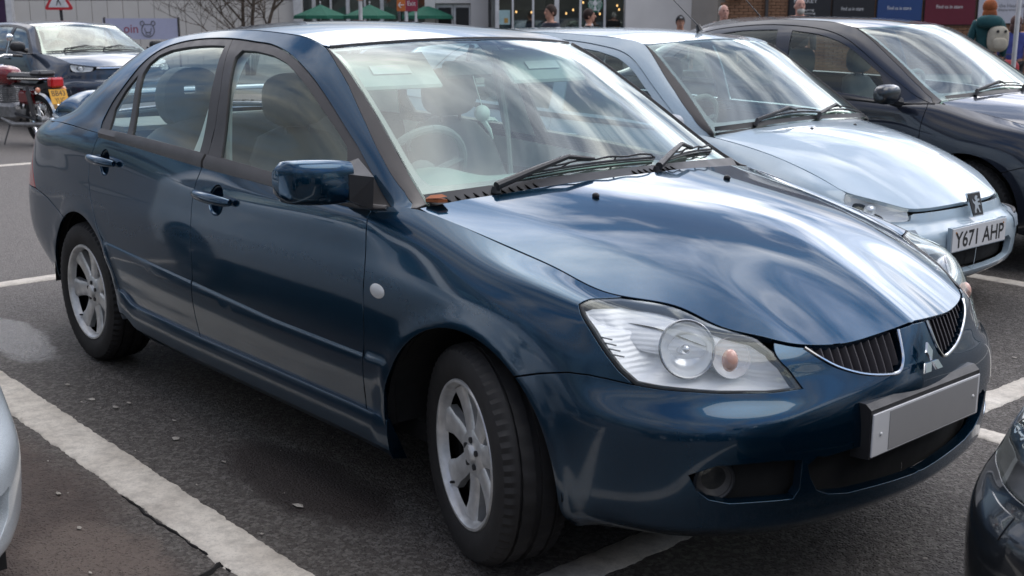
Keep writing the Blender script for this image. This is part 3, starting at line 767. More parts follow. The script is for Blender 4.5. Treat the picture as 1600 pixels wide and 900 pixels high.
def build_sedan():
    B=SB;A=B.A;C=B.C;H=B.hood
    root=empty('parked_sedan',(0,0,0),0,'dark teal-blue four-door saloon with alloy wheels and a blanked grey number plate, nearest the camera','car','cars parked in marked bays')
    uA=B.uat
    moul=[B.xz([(x,float(Z0(x))+dz) for x in np.linspace(-2.3,-.33,90)]) for dz in(.004,-.003,-.010)]
    V10=lambda xa,xb,n=10:[(uA(x),10.) for x in np.linspace(xa,xb,n)]
    P=lambda loop,**k:panel(A,loop,**k)
    # doors
    hf=ell_loop(-1.355,.850,.052,.054);hr=ell_loop(-2.325,.893,.052,.054)
    fd=B.xz(BC[::-1])+[(uA(-1.489),10.)]+V10(-1.489,-.458)[1:]+B.xz(FC_)+B.xz(sill(-.448,-1.509)[1:-1])
    rd=B.xz(RD[::-1])+[(uA(-2.412),10.)]+V10(-2.412,-1.489)[1:]+B.xz(BC)+B.xz(sill(-1.509,-2.19)[1:-1])
    for name,lp,hole,hc in (('front_door',fd,hf,(-1.355,.850)),('rear_door',rd,hr,(-2.325,.893))):
        pn=P(lp,holes=[B.xz(hole)],lines=moul,h=.03)
        for sgn in(-1,1):
            q=mir(pn) if sgn<0 else pn
            dr=pobj(name,q,PB,root)
            c=A.raw(B.xz([hc]))[0];nn=A.nor(B.xz([hc]))[0]
            # bowl behind the handle
            V=[];F=[];lo=A.raw(B.xz(hole));m_=6
            for i in range(m_+1):
                t=i/m_
                for p in lo: V.append(c+(p-c)*math.cos(t*math.pi/2)-nn*(.001+.026*math.sin(t*math.pi/2)))
            n_=len(lo)
            for i in range(m_):
                for k in range(n_): F.append((i*n_+k,i*n_+(k+1)%n_,(i+1)*n_+(k+1)%n_,(i+1)*n_+k))
            b=Mesh().add(V,F)
            if sgn<0:b.flipy()
            b.build('handle_recess',PB,dr)
            g=Mesh();xs=np.linspace(-.135,.12,15);pts=[];rr=[]
            for k,xx in enumerate(xs):
                t=k/14;base=A.pos(B.xz([(hc[0]+xx,hc[1]+.006-.02*(xx))]))[0]
                pts.append(base+nn*(.012+.024*math.sin(math.pi*min(max((t-.02)/.96,0),1))**.55));rr.append(.019*(.62+.38*math.sin(math.pi*t)**.4))
            g.tube(pts,rr,12)
            g.V=[tuple(v) for v in g.V]
            if sgn<0:g.flipy()
            g.build('handle_grip',PB,dr,ang=60)
            if name=='front_door' :
                l=Mesh().lathe([(.0001,.004),(.006,.0035),(.0075,0)],14,'y',tuple(pts[0]+np.array([.004,.012,0])))
                if sgn<0:l.flipy()
                l.build('key_lock',SATIN,dr)
    # front wing
    wing=[(uA(-.458),10.)]+B.xz(FC_)+B.xz([(-.415,.300),(-.375,.292)])+B.xz(arc(.008,.305,.355,182,52,40),(9,13.2))+B.xz(SEAM,(11,14.2))+B.ia(LAMP3[16:]+LAMP3[:4])
    k=len(wing);wing[-1]=(13.25,9.99);wing+= [(u,10.) for u in np.linspace(13.1,uA(-.458)+.05,24)]
    both('front_wing',P(wing,h=.022),PB,root)
    # front bumper and nose, one piece
    lt=B.ia(LAMP3[:0]+LAMP3[9:17],(12,19))
    bl=B.xz(arc(.008,.305,.355,-18,52,24),(11,14))[::1]+B.xz(SEAM,(11,14.2))+lt[::-1]
    gl=B.ia(GR3,(15,19));il=B.ia(INT3,(15,19))
    gl=[(g[0],min(g[1],9.82)) for g in gl]
    bl+=[(16.35,9.80),(16.7,9.82)]+gl+[(19,9.82)]+[(19,9.),(19,8.),(19,7.),(19,6.),(19,5.),(19,4.),(19,3.3)]+[(18.4,3.3),(17.8,3.3),(17.3,3.25)]+il[:-1]+[(19,il[-1][1])]+[(19,1.),(19,0)]+[(u,0.) for u in np.linspace(18.8,13.0,26)]
    fog=B.ia(FOG3,(14,18))
    pb=P(bl,holes=[fog],h=.026,flange=.028)
    pobj('front_bumper',join(mir(pb),pb),PB,root)
    # rear quarter, bumper, lamps, boot
    ra=B.xz(arc(-2.6,.30,.355,-8,118,30),(3.2,7))
    q=[(uA(-2.412),10.)]+B.xz(RD)+B.xz([(-2.19,.262),(-2.245,.25)])+ra+B.xz([(-2.85,.632),(-3.0,.672),(-3.185,.695)],(2.6,5))+B.xz([(-3.255,.764),(-3.335,.855)],(2.6,5))+[(3.05,9.2),(3.1,10.)]+[(u,10.) for u in np.linspace(3.3,uA(-2.412)-.05,16)]
    both('rear_quarter_panel',P(q,h=.024),PB,root)
    s0=B.xz([(-2.85,.632),(-3.0,.672),(-3.185,.695)],(2.6,5))
    rb=B.xz(arc(-2.6,.30,.355,118,178,16),(3,7))[::-1]+s0+[(3.2,5.65),(2.6,5.65),(1.5,5.65),(0,5.65),(0,4),(0,2),(0,0)]+[(u,0.) for u in np.linspace(.3,4.1,12)]
    p_=P(rb,h=.05);pobj('rear_bumper',join(mir(p_),p_),PB,root)
    tl=B.xz([(-3.335,.855),(-3.255,.764),(-3.185,.695)],(2.6,5))+[(3.2,5.66),(2.6,5.66),(2.2,5.66),(2.2,8.8),(2.6,9.1),(3.05,9.2)]
    both('tail_light',P(tl,h=.04),REDL,root)
    bp=[(0,5.66),(2.2,5.66),(2.2,8.8),(2.6,9.1),(3.05,9.2),(3.1,10),(2.5,10),(1.5,10),(0,10)]
    p_=P(bp,h=.06);pobj('boot_panel',join(mir(p_),p_),PB,root)
    # inner dark shell so that gaps and openings read dark
    sh=[(0,.6),(0,9.7)]+[(u,9.7) for u in np.linspace(.5,18.5,40)]+[(19,9.6),(19,5.5),(19,4.2),(19,.6)]+[(u,.6) for u in np.linspace(18.5,.5,40)]
    p_=panel(A,sh,h=.06,gap=0,flange=0,off=-.05,holes=[B.xz(arc(.008,.305,.37,0,350,40),(9,13.4)),B.xz(arc(-2.6,.30,.37,0,350,40),(3,8)),[(a,min(b,9.6)) for a,b in B.ia(LAMP3,(12.5,19))],B.ia(FOG3,(14,18))])
    pobj('gap_shade_shell',join(mir(p_),p_),INNER,root)
    for cx in(.008,-2.6):
        for s in(-1,1):
            m=Mesh()
            V=[];F=[];nn=28
            for i in range(nn+1):
                a=R(-2+184*i/nn)
                for y in(.822,.40): V.append((cx+.372*math.cos(a),s*y,.305+.372*math.sin(a)))
            F=[(2*i,2*i+1,2*i+3,2*i+2) for i in range(nn)];m.add(V,F)
            c0=len(m.V)-2*(nn+1);m.F.append(tuple(c0+2*i+1 for i in range(nn+1)))
            m.build('wheel_housing',INNER,root)
    Mesh().box((-1.5,0,.25),(3.3,1.40,.06)).build('floor_pan',INNER,root)
    # skirt
    def skirt():
        ks=[-2.245,-2.225,-2.19,-2.14,-2.09,-2.05,-1.6,-1.0,-.5,-.37,-.345];zt=[.385,.388,.388,.378,.352,.344,.336,.335,.332,.328,.318]
        V=[];F=[];nx=60;ktop=curve(ks,[[z] for z in zt])
        for i in range(nx+1):
            x=ks[0]+(ks[-1]-ks[0])*i/nx;z1=float(np.interp(x,ks,zt));e=min(1,(x-ks[0])/.03,(ks[-1]-x)/.03);o=.014*e
            b=A.raw(B.xz([(x,z1)]))[0][1];pr_=[(b-.010,z1+.004),(b+o*.75,z1),(b+o,z1-.007),(b+o+.001,z1-.05),(b+o-.006,z1-.095),(b-.02,z1-.125),(b-.07,z1-.135)]
            V+=[(x,y,z) for y,z in pr_]
        k=7
        for i in range(nx):
            for j in range(k-1): F.append((i*k+j,i*k+j+1,(i+1)*k+j+1,(i+1)*k+j))
        F.append(tuple(range(k)));F.append(tuple(nx*k+j for j in range(k))[::-1])
        return Mesh().add(V,F)
    for s in(-1,1):
        m=skirt()
        if s<0:m.flipy()
        m.build('side_skirt',PB,root,ang=28)
    # bonnet
    edge=[tuple(A.raw([[u,10.]])[0][:2]) for u in np.linspace(10.02,19,70)]
    cow=[(-.165,0),(-.172,.15),(-.19,.30),(-.215,.45),(-.245,.58),(-.285,.70),(-.298,.742)]
    hl=cow+edge[1:-1]+[(edge[-1][0],0)]
    hl=[(x,max(y,0)) for x,y in hl]
    cre=[[(x,float(np.interp(x,[-.25,.1,.45,.78],[.60,.55,.47,.36]))) for x in np.linspace(-.2,.72,40)],[(x,.012) for x in np.linspace(.3,.8,30)]]
    p_=panel(H,hl,h=.03,flange=.02,lines=cre,gap=.003)
    pobj('bonnet',join(mir(p_),p_),PB,root)
    # greenhouse
    T=B.top
    dlo=[(-2.41,0),(-2.44,.14),(-2.41,.37),(-2.335,.60),(-2.275,.79),(-2.20,.895),(-2.07,.935),(-1.90,.942),(-1.64,.932),(-1.46,.92),(-1.34,.915),(-1.2,.88),(-1.06,.83),(-.93,.79),(-.81,.75),(-.69,.70),(-.625,.66),(-.535,.54),(-.45,.30),(-.384,0)]
    dl=line_sm(dlo,4)
    pil=[(-1.02,.995),(-.93,.970),(-.83,.95),(-.67,.89),(-.53,.81),(-.39,.68),(-.335,.45),(-.318,0)]
    rail=[(-3.12,0),(-2.9,0),(-2.65,0)]+[tuple(v) for v in dl]+pil[::-1]+[(x,1.) for x in np.linspace(-1.08,-3.12,30)]
    both('roof_side_rail',panel(C,rail,h=.03,gap=.0025),PB,root)
    tr=pil+[(-.30,0),(-.30,1)]+[(x,1.) for x in np.linspace(-.33,-1.03,20)]
    both('windscreen_pillar_trim',panel(C,tr,h=.04,gap=.001,off=.003),SATIN,root)
    quarter=[(-2.348,.06),(-2.369,.29),(-2.325,.50),(-2.262,.655),(-2.212,.36),(-2.17,.06)]
    rgl=[(-2.128,.06),(-2.178,.37),(-2.225,.66),(-2.215,.76),(-2.17,.84),(-2.09,.875),(-1.95,.885),(-1.80,.885),(-1.656,.88),(-1.60,.64),(-1.57,.34),(-1.552,.06)]
    fgl=[(-1.40,.06),(-1.452,.46),(-1.525,.80),(-1.51,.855),(-1.41,.86),(-1.29,.85),(-1.18,.82),(-1.05,.76),(-.89,.69),(-.76,.64),(-.69,.59),(-.64,.35),(-.585,.06)]
    bt=[(-1.64,.932),(-1.575,.75),(-1.525,.55),(-1.50,.3),(-1.489,0)]
    ir=min(range(len(dl)),key=lambda i:abs(dl[i][0]+1.64)+(0 if dl[i][1]>.5 else 9))
    ff=[tuple(v) for v in dl[ir:]]+bt[::-1][:-1]
    rf=[tuple(v) for v in dl[:ir+1]]+bt[1:]
    sm=lambda l:l
    both('door_frame',panel(C,ff,holes=[fgl],h=.03,gap=.002,flange=.012,off=-.004),SATIN,root)
    both('door_frame',panel(C,rf,holes=[quarter,rgl],h=.03,gap=.002,flange=.012,off=-.004),SATIN,root)
    both('front_door_window',panel(C,fgl,h=.05,gap=-.004,flange=0,off=-.011),G_SIDE,root)
    both('rear_door_window',panel(C,rgl,h=.05,gap=-.004,flange=0,off=-.011),G_SIDE,root)
    both('quarter_window',panel(C,quarter,h=.05,gap=-.004,flange=0,off=-.009),G_SIDE,root)
    # sail triangle in front of the mirror
    # belt moulding
    for xa,xb in ((-2.405,-1.497),(-1.481,-.405)):
        V=[];F=[];nx=30;k=6
        for i in range(nx+1):
            x=xa+(xb-xa)*i/nx;u=uA(x)
            p1=A.raw([[u,9.72]])[0];p2=C.raw([[x,.055]])[0];nA=A.nor([[u,9.8]])[0];nC=C.nor([[x,.05]])[0];mid=C.raw([[x,0.]])[0];nm=(nA+nC);nm/=np.linalg.norm(nm)
            V+=[p1-nA*.003,p1+nA*.005,mid+nm*.010,p2+nC*.006,p2-nC*.012,p2-nC*.02]
        for i in range(nx):
            for j in range(k-1): F.append((i*k+j,i*k+j+1,(i+1)*k+j+1,(i+1)*k+j))
        F.append(tuple(range(k)));F.append(tuple(nx*k+j for j in range(k)))
        for s in(-1,1):
            m=Mesh().add(V,F)
            if s<0:m.flipy()
            m.build('belt_moulding',SATIN,root,ang=40)
    # roof
    RP=[];RZ=[]
    for x in np.linspace(-2.36,-1.02,10):
        y,z=T([x])[0]
        for s in(-1,1):RP.append((x,s*y));RZ.append(z+.001)
    for x,y,z in [(-.925,0,1.392),(-1.1,0,1.420),(-1.4,0,1.447),(-1.7,0,1.457),(-2.1,0,1.444),(-2.5,0,1.400),(-1.4,.3,1.439),(-1.4,-.3,1.439),(-1.9,.3,1.442),(-1.9,-.3,1.442),(-.955,.3,1.383),(-.955,-.3,1.383)]: RP.append((x,y));RZ.append(z)
    fr_=tps(RP,np.array(RZ));roof=HF(lambda q:fr_(q),(-2.6,-.8),(-.7,.7))
    rl=[(-.925,0),(-.932,.15),(-.953,.30),(-.985,.44),(-1.03,.545)]+[(x,float(T([x])[0][0])-.001) for x in np.linspace(-1.06,-2.36,30)]+[(-2.42,.4),(-2.47,.2),(-2.49,0)]
    p_=panel(roof,rl,h=.045,gap=.003,flange=.014)
    pobj('roof',join(mir(p_),p_),PB,root)
    # windscreen
    us=np.linspace(-1,1,9);vs=np.linspace(0,1,7);net=[]
    def wsp(u,v):
        x=-.305-(1.035-.305)*v;y,z=T([x])[0];b=.105-.01*v;c=.028*math.sin(math.pi*(.15+.7*v))+.012
        return (x+b*(1-u*u),y*u*.992,z-.006+c*(1-u*u)*(1 if v<.8 else 1))
    E_=Surf(us,vs,[[wsp(u,v) for v in vs] for u in us]);E_.grid();E_.flip=1
    if E_.nraw([[0,.5]])[0][0]<0:E_.flip=-1
    full=[(u,.0) for u in np.linspace(-1,1,15)]+[(1,v) for v in np.linspace(.1,1,8)]+[(u,1.) for u in np.linspace(.9,-1,14)]+[(-1,v) for v in np.linspace(.9,.1,8)]
    hole=[(-.90,.095),(-.6,.085),(0,.085),(.6,.085),(.90,.095),(.95,.13),(.965,.2),(.97,.5),(.965,.93),(.93,.965),(0,.972),(-.93,.965),(-.965,.93),(-.97,.5),(-.965,.2),(-.95,.13)]
    hs=[tuple(v) for v in line_sm(hole,3,True)]
    pobj('windscreen_border',panel(E_,full,holes=[hs],h=.05,gap=.002,flange=0),FRIT,root)
    pobj('windscreen',panel(E_,full,h=.06,gap=.004,flange=0,off=.003),G_WS,root)
    # header strip
    m=Mesh()
    m.tube([tuple(E_.raw([[u,1.0]])[0]+np.array([-.004,0,.004])) for u in np.linspace(-.98,.98,30)],.007,6);m.build('header_seal',TRIM,root)
    # rear screen and boot lid (outboard halves mirrored)
    def bk(u,v):
        x=-2.36-(3.0-2.36)*v;y,z=T([x])[0];b=-.12;c=.03
        return (x+b*(1-u*u),y*u*.99,z-.004+c*(1-u*u))
    K_=Surf(us,vs,[[bk(u,v) for v in vs] for u in us]);K_.flip=1
    if K_.nraw([[0,.5]])[0][2]<0:K_.flip=-1
    pobj('rear_screen',panel(K_,full,h=.08,gap=.004,flange=0),G_SIDE,root)
    lid=HF(lambda q:1.012+.045*(1-(q[:,1]/.75)**2)*sst(-q[:,0],2.9,3.1)-.02*sst(-q[:,0],3.3,3.5),(-3.6,-2.9),(-.8,.8))
    ll=[(-3.05,0),(-3.03,.4),(-3.02,.66),(-3.15,.70),(-3.30,.66),(-3.45,.55),(-3.50,.35),(-3.52,0)]
    p_=panel(lid,ll,h=.06);pobj('boot_lid',join(mir(p_),p_),PB,root)
    return root,E_,roof
SED,E_SED,ROOF_SED=build_sedan()
def build_sedan_bits():
    B=SB;A=B.A;C=B.C;H=B.hood;root=SED
    # wheels
    st_=R(-17.5)
    make_wheel(root,.02,-.738,-1,st_,phase=14);make_wheel(root,-2.6,-.738,-1,0,phase=-4)
    make_wheel(root,.02,.738,1,st_);make_wheel(root,-2.6,.738,1,0)
    # openings in the nose
    G=B.ia(GR3,(15,19));I=B.ia(INT3,(15,19));Fg=B.ia(FOG3,(14,18))
    p_=panel(A,[(G[0][0],10.4)]+G+[(G[-1][0],10.4)],h=.04,gap=-.01,flange=0,off=-.045);both('grille_backing',p_,INNER,root)
    p_=panel(A,[(19,3.6),(17.2,3.6)]+I,h=.05,gap=-.01,flange=0,off=-.07);pobj('intake_backing',join(mir(p_),p_),INNER,root)
    p_=panel(A,Fg,h=.05,gap=-.01,flange=0,off=-.045);both('lamp_recess',p_,INNER,root)
    yz=np.array([(g[1],g[2]) for g in GR3])
    for s in(-1,1):
        gr=None
        # chrome surround
        pts=[tuple(A.raw([[g[0],min(g[1],9.85)]])[0]+A.nor([[g[0],g[1]]])[0]*.001) for g in G]
        pts=line_sm(pts,4);m=Mesh().tube([tuple(v) for v in pts],[.0045]*len(pts),8)
        if s<0:m.flipy()
        gr=m.build('grille',CHROME,root)
        for y in np.arange(.088,.372,.0262):
            lo=np.interp(y,[.075,.107,.154,.226,.295,.345,.378],[.62,.599,.599,.611,.635,.664,.684]);hi=.697
            zz=np.linspace(lo,hi,6)
            uv=A.inv([(y,z) for z in zz],YZ,(15,19));Pn=A.raw(uv);nn=A.nor(uv);V=[];F=[]
            for p,n in zip(Pn,nn):
                q=np.array([-.8,0,0]);q=-n
                V+=[p+q*.012+np.array([0,-.0020,0]),p+q*.012+np.array([0,.0020,0]),p+q*.028+np.array([0,.010,0]),p+q*.045+np.array([0,.016,0]),p+q*.045+np.array([0,.012,0]),p+q*.028+np.array([0,.006,0])]
            k=6
            for i in range(5):
                for j in range(k): F.append((i*k+j,i*k+(j+1)%k,(i+1)*k+(j+1)%k,(i+1)*k+j))
            F.append(tuple(range(k)));F.append(tuple(5*k+j for j in range(k)))
            m=Mesh().add(V,F)
            if s<0:m.flipy()
            m.build('slat',SLAT,gr,ang=50)
    # fog lamps
    for s in(-1,1):
        c=np.array([.700,.625,.392]);n=np.array([.86,.51,0]);n/=np.linalg.norm(n);c=c-n*.012
        q=Vector(n).to_track_quat('Z','Y').to_matrix();m=Mesh()
        def put(prof,name,mt,par):
            mm=Mesh().lathe(prof,28,'z');mm.V=[tuple(q@Vector(v)+Vector(c)) for v in mm.V]
            if s<0:mm.flipy()
            return mm.build(name,mt,par)
        fl=put([(.052,-.03),(.052,.006),(.047,.010),(.043,.006)],'fog_lamp',TRIM,root)
        put([(.0001,-.020),(.02,-.018),(.040,.0),(.043,.004)],'reflector',SATIN,fl)
        put([(.0001,.008),(.02,.007),(.043,.004)],'lens',G_LENS,fl)
    # plate
    m=Mesh().prism([(.83,.546),(.866,.546),(.882,.533),(.882,.407),(.83,.402)],-.264,.264,'xz');m.build('plate_plinth',TRIM,root,ang=20)
    pl=Mesh();pl.box((.885,0,.4675),(.005,.520,.111),bev=.0015);po=pl.build('number_plate',PLATE,root)
    Mesh().box((.8882,.030,.4675),(.0012,.435,.100)).build('blank_panel',PGREY,po)
    for y in(-.225,.225):
        Mesh().lathe([(.0001,.8925),(.003,.892),(.0055,.8885)],12,'x',(0,y,.4675)).build('plate_screw',WHITE,po)
    # badge of three diamonds
    V=[];F=[];bm=Mesh()
    c=np.array([.8795,0,.607]);nrm=np.array([.94,0,.33]);up=np.array([-.33,0,.94]);rt=np.array([0,1,0.])
    for k,a in enumerate((90,210,330)):
        d1=np.array([math.cos(R(a)),math.sin(R(a))]);d2=np.array([-d1[1],d1[0]]);Lg,Wd=.050,.0145
        P4=[d1*.001,d1*Lg/2+d2*Wd,d1*Lg,d1*Lg/2-d2*Wd];W=lambda p,h:tuple(c+rt*p[0]+up*p[1]+nrm*h)
        base=[W(p,.001) for p in P4];top=[W(d1*Lg/2+(p-d1*Lg/2)*.93,.007) for p in P4]
        bm.add(base+top,[(4,5,6,7)]+[(i,(i+1)%4,4+(i+1)%4,4+i) for i in range(4)])
    bm.build('badge',CHROME,root,smooth=False)
    # headlamps
    LM=B.ia(LAMP3,(12.5,19));LM=[(a,min(b,9.97)) for a,b in LM]
    cl=np.mean(LM,axis=0)
    for s in(-1,1):
        f=(lambda p:mir(p)) if s<0 else (lambda p:p)
        lens=panel(A,LM,h=.03,gap=.006,flange=.010,off=.0)
        hd=pobj('headlight',f(lens),G_LENS,root)
        # gasket ring
        a_=panel(A,LM,h=.03,gap=.001,flange=.02,off=-.003,holes=[[(cl[0]+(a-cl[0])*.955,cl[1]+(b-cl[1])*.93) for a,b in LM]])
        pobj('gasket',f(a_),TRIM,hd)
        # near-white housing, its colour standing in for mirrored sky: dished shell behind the lens
        V=[];F=[];rings=[(1.0,.008),(.97,.020),(.90,.036),(.80,.052),(.65,.078),(.4,.10),(.02,.108)];n_=len(LM)*3
        Ld=line_sm(LM,3,True)
        for t,dp in rings:
            uv=np.array([(cl[0]+(a-cl[0])*t*.985,cl[1]+(b-cl[1])*t*.985) for a,b in Ld]);uv[:,1]=np.minimum(uv[:,1],9.98)
            V+=list(A.raw(uv)-A.nor(uv)*dp)
        for i in range(len(rings)-1):
            for k in range(n_): F.append((i*n_+k,i*n_+(k+1)%n_,(i+1)*n_+(k+1)%n_,(i+1)*n_+k))
        mm=Mesh().add(V,F)
        if s<0:mm.flipy()
        mm.build('housing',REFL,hd)
        # round reflectors
        def bowl(cc,n,r,dp,name,mt,ry=1.0):
            n=np.array(n,float);n/=np.linalg.norm(n);q=Vector(n).to_track_quat('Z','Y').to_matrix()
            mm=Mesh().lathe([(r,.0),(r*1.0,-dp*.1),(r*.93,-dp*.35),(r*.75,-dp*.68),(r*.45,-dp*.9),(r*.16,-dp)],36,'z')
            mm.V=[tuple(q@Vector((v[0],v[1]*ry,v[2]))+Vector(cc)) for v in mm.V]
            if s<0:mm.flipy()
            return mm.build(name,mt,hd,ang=60)
        nn=(.84,.44,.32)
        c1=np.array([.592,.615,.693])
        bowl(c1,nn,.067,.055,'reflector_bowl',REFL2);
        rg=Mesh();q=Vector(nn).normalized().to_track_quat('Z','Y').to_matrix()
        rg.V=[];tor=[tuple(q@Vector((.069*math.cos(a),.069*math.sin(a),0))+Vector(c1)) for a in np.linspace(0,2*math.pi,33)]
        rg.tube(tor,.0035,6);
        if s<0:rg.flipy()
        rg.build('bowl_ring',plain('lamp_grey',(.35,.36,.38),.25,metal=.8) if 'lamp_grey' not in MATS else MATS['lamp_grey'],hd)
        b=Mesh().tube([tuple(c1-np.array(nn)*.05),tuple(c1-np.array(nn)*.012)],.010,10);b.ell(tuple(c1-np.array(nn)*.010),(.012,.012,.012))
        if s<0:b.flipy()
        b.build('bulb',BULB,hd)
        c2=np.array([.655,.525,.668])
        bowl(c2,nn,.050,.04,'reflector_bowl',REFL2)
        c3=np.array([.672,.552,.670])
        b=Mesh().ell(tuple(c3),(.020,.020,.028),18,12)
        if s<0:b.flipy()
        b.build('indicator_bulb',plain('faint_amber',(.72,.42,.33),.2,coat=1) if 'faint_amber' not in MATS else MATS['faint_amber'],hd)
        # outer ribs
        m=Mesh()
        for k in range(4):
            z=.712-.012*k;uvs=A.inv([(.415+.012*k,.742,z),(.455+.012*k,.722,z-.004)],None,(12,15));Pp=A.raw(uvs)-A.nor(uvs)*.016
            m.tube([tuple(v) for v in Pp],.0022,5)
        if s<0:m.flipy()
        m.build('lamp_rib',MATS['lamp_grey'],hd)
        # side marker
        uv=B.xz([(-.368,.702)]);c=A.pos(uv)[0];m=Mesh().ell((0,0,0),(.036,.007,.022),20,10);m.V=[tuple(np.array(v)+c) for v in m.V]
        if s<0:m.flipy()
        m.build('side_marker',WLENS,root,label='small oval white side repeater on the front wing')
    # wing mirror (the far one is missing in the picture)
    for s in(-1,):
        V=[];F=[];n=28;m_=12
        # housing: superellipse sections from inner to outer end, bulging forward
        yin,yout=.845,1.045
        for i in range(m_+1):
            t=i/m_;y=yin+(yout-yin)*t;e=math.sin(math.pi*(.16+.70*t) if t<.5 else math.pi*(.5+.36*(t-.5)/.5))**.5
            e*=(1 if t<.86 else math.sqrt(max(0,1-((t-.86)/.145)**2)));e=max(e,.02)
            hz=.0665*e**.32*(1.0-.03*t);dx=.060*e;cz=1.005+.008*t;cx=-.505-.045*t
            for k in range(n):
                a=2*math.pi*k/n;ca,sa=math.cos(a),math.sin(a)
                sx=math.copysign(abs(ca)**.6,ca);sz=math.copysign(abs(sa)**.5,sa)
                V.append((cx+(dx*sx if sx>0 else .030*sx),y,cz+hz*sz))
        for i in range(m_):
            for k in range(n): F.append((i*n+k,i*n+(k+1)%n,(i+1)*n+(k+1)%n,(i+1)*n+k))
        F.append(tuple(range(n)));F.append(tuple(m_*n+k for k in range(n)))
        m=Mesh().add(V,F)
        if s<0:m.flipy()
        mr=m.build('wing_mirror',PB,root,ang=50)
        g=Mesh().box((-.574,.945,1.008),(.01,.165,.105),bev=.004)
        if s<0:g.flipy()
        g.build('mirror_glass',CHROME,mr)
        st=Mesh().add(*[[(-.60,.79,.93),(-.44,.80,.925),(-.43,.80,1.02),(-.56,.765,1.06),(-.56,.86,.955),(-.46,.865,.955),(-.46,.865,1.03),(-.55,.865,1.04)],[(0,1,2,3),(4,7,6,5),(0,4,5,1),(1,5,6,2),(2,6,7,3),(3,7,4,0)]])
        if s<0:st.flipy()
        st.build('mirror_foot',TRIM,mr)
    # cowl, wipers and jets
    E_=E_SED
    V=[];F=[];k=4;ys=np.linspace(-.70,.70,50)
    for y in ys:
        xh=float(np.interp(abs(y),[0,.15,.30,.45,.58,.70,.74],[-.165,-.172,-.19,-.215,-.245,-.285,-.298]))
        zh=float(H.f(np.array([[xh,y]]))[0]);w_=E_.raw([[y/.705,.045]])[0]+E_.nor([[y/.705,.045]])[0]*.012
        V+=[(xh+.02,y,zh-.03),(xh-.006,y,zh-.012),((xh+w_[0])/2,y,(zh+w_[2])/2-.010),(w_[0],y,w_[2])]
    for i in range(len(ys)-1):
        for j in range(k-1): F.append((i*k+j,i*k+j+1,(i+1)*k+j+1,(i+1)*k+j))
    Mesh().add(V,F).build('cowl',TRIM,root)
    m=Mesh()
    for i in range(46):
        y=-.62+i*.011 if i<26 else .05+(i-26)*.011
        j=int((y+.70)/1.4*49);a=Vector(V[j*k+1]);b=Vector(V[j*k+3]);m.box(tuple(a*.55+b*.45+Vector((0,0,.0))),(.030,.004,.004),ry=.3)
    tag(m.build('vent_slot',INNER,root),kind='stuff')
    def wiper(u0,v0,u1,v1,piv_u,length_dir):
        sf=lambda u,v,o:tuple(E_.raw([[u,v]])[0]+E_.nor([[u,v]])[0]*o)
        uu=np.linspace(u0,u1,16)
        bl=[sf(u,v0+(v1-v0)*t+.010*math.sin(math.pi*t),.014) for t,u in zip(np.linspace(0,1,16),uu)]
        root_=Mesh().tube([sf(piv_u,.005,.012),sf(piv_u,.01,.032),sf(piv_u+(.38*(u1+u0)/2-.38*piv_u),.01+.6*((v0+v1)/2),.042),sf(piv_u+.72*((u1+u0)/2-piv_u),.02+.95*(v0+v1)/2,.048),sf((u0+u1)/2,(v0+v1)/2+.012,.030)],[.012,.013,.0105,.008,.006],8)
        wo=root_.build('wiper',TRIM,root)
        m=Mesh();m.tube(bl,.0045,6);m.tube([(p[0]-.002,p[1],p[2]-.008) for p in bl],.003,4);m.build('wiper_blade',TRIM,wo)
        m=Mesh();b2=[sf(u,v0+(v1-v0)*t+.012*math.sin(math.pi*t),.026+.006*math.sin(math.pi*t*4)**2) for t,u in zip(np.linspace(0.04,.96,20),np.linspace(u0,u1,22)[1:-1])];m.tube(b2,.0035,5)
        for t in (0,6,13,19): m.tube([b2[t],bl[min(15,int(t*.8))]],.003,4)
        m.build('wiper_frame',TRIM,wo)
        Mesh().lathe([(.0001,.022),(.012,.020),(.016,.0)],14,'z',sf(piv_u,.005,.010)).build('wiper_pivot',TRIM,wo)
    wiper(-.55,.075,.30,.085,-.70,1);wiper(.38,.07,.90,.11,.22,1)
    for y in(-.30,.30):
        x=-.032;z=float(H.f(np.array([[x,y]]))[0])
        m=Mesh().ell((x,y,z+.004),(.013,.009,.009),14,8);m.build('washer_jet',TRIM,root)
    # spoiler on the boot
    V=[];F=[];ns=60
    for i in range(ns+1):
        t=-1+2*i/ns;a=abs(t);q=max(0,(a-.72)/.28)
        y=math.copysign(.60*a/.9 if a<.9 else .60+.03*math.sin((a-.9)/.1*math.pi/2),t)
        z=1.118-.115*q**1.8;x=-3.20-.03*q;ch=.075+.050*q;th=.014+.012*q
        for b in range(14):
            g=2*math.pi*b/14;V.append((x+ch*math.cos(g),y-math.copysign(th*math.sin(g)*q*.9,t),z+th*math.sin(g)*(1-.4*q)-.05*math.cos(g)*ch))
    k=14
    for i in range(ns):
        for j in range(k): F.append((i*k+j,i*k+(j+1)%k,(i+1)*k+(j+1)%k,(i+1)*k+j))
    F.append(tuple(range(k)));F.append(tuple(ns*k+j for j in range(k)))
    Mesh().add(V,F).build('spoiler',PB,root,ang=60)
    # leaf in the cowl corner
    l=Mesh().add([(-.30,-.715,.964),(-.262,-.70,.968),(-.25,-.675,.972),(-.285,-.668,.974),(-.31,-.69,.970)],[(0,1,2,3,4)]);l.prism([(-.30,-.715),(-.262,-.70),(-.25,-.675),(-.285,-.668),(-.31,-.69)],.955,.963)
    lo=l.build('dead_leaf',RUST);tag(lo,'brown dead leaf caught at the bottom corner of the blue saloon windscreen','leaf')
build_sedan_bits()
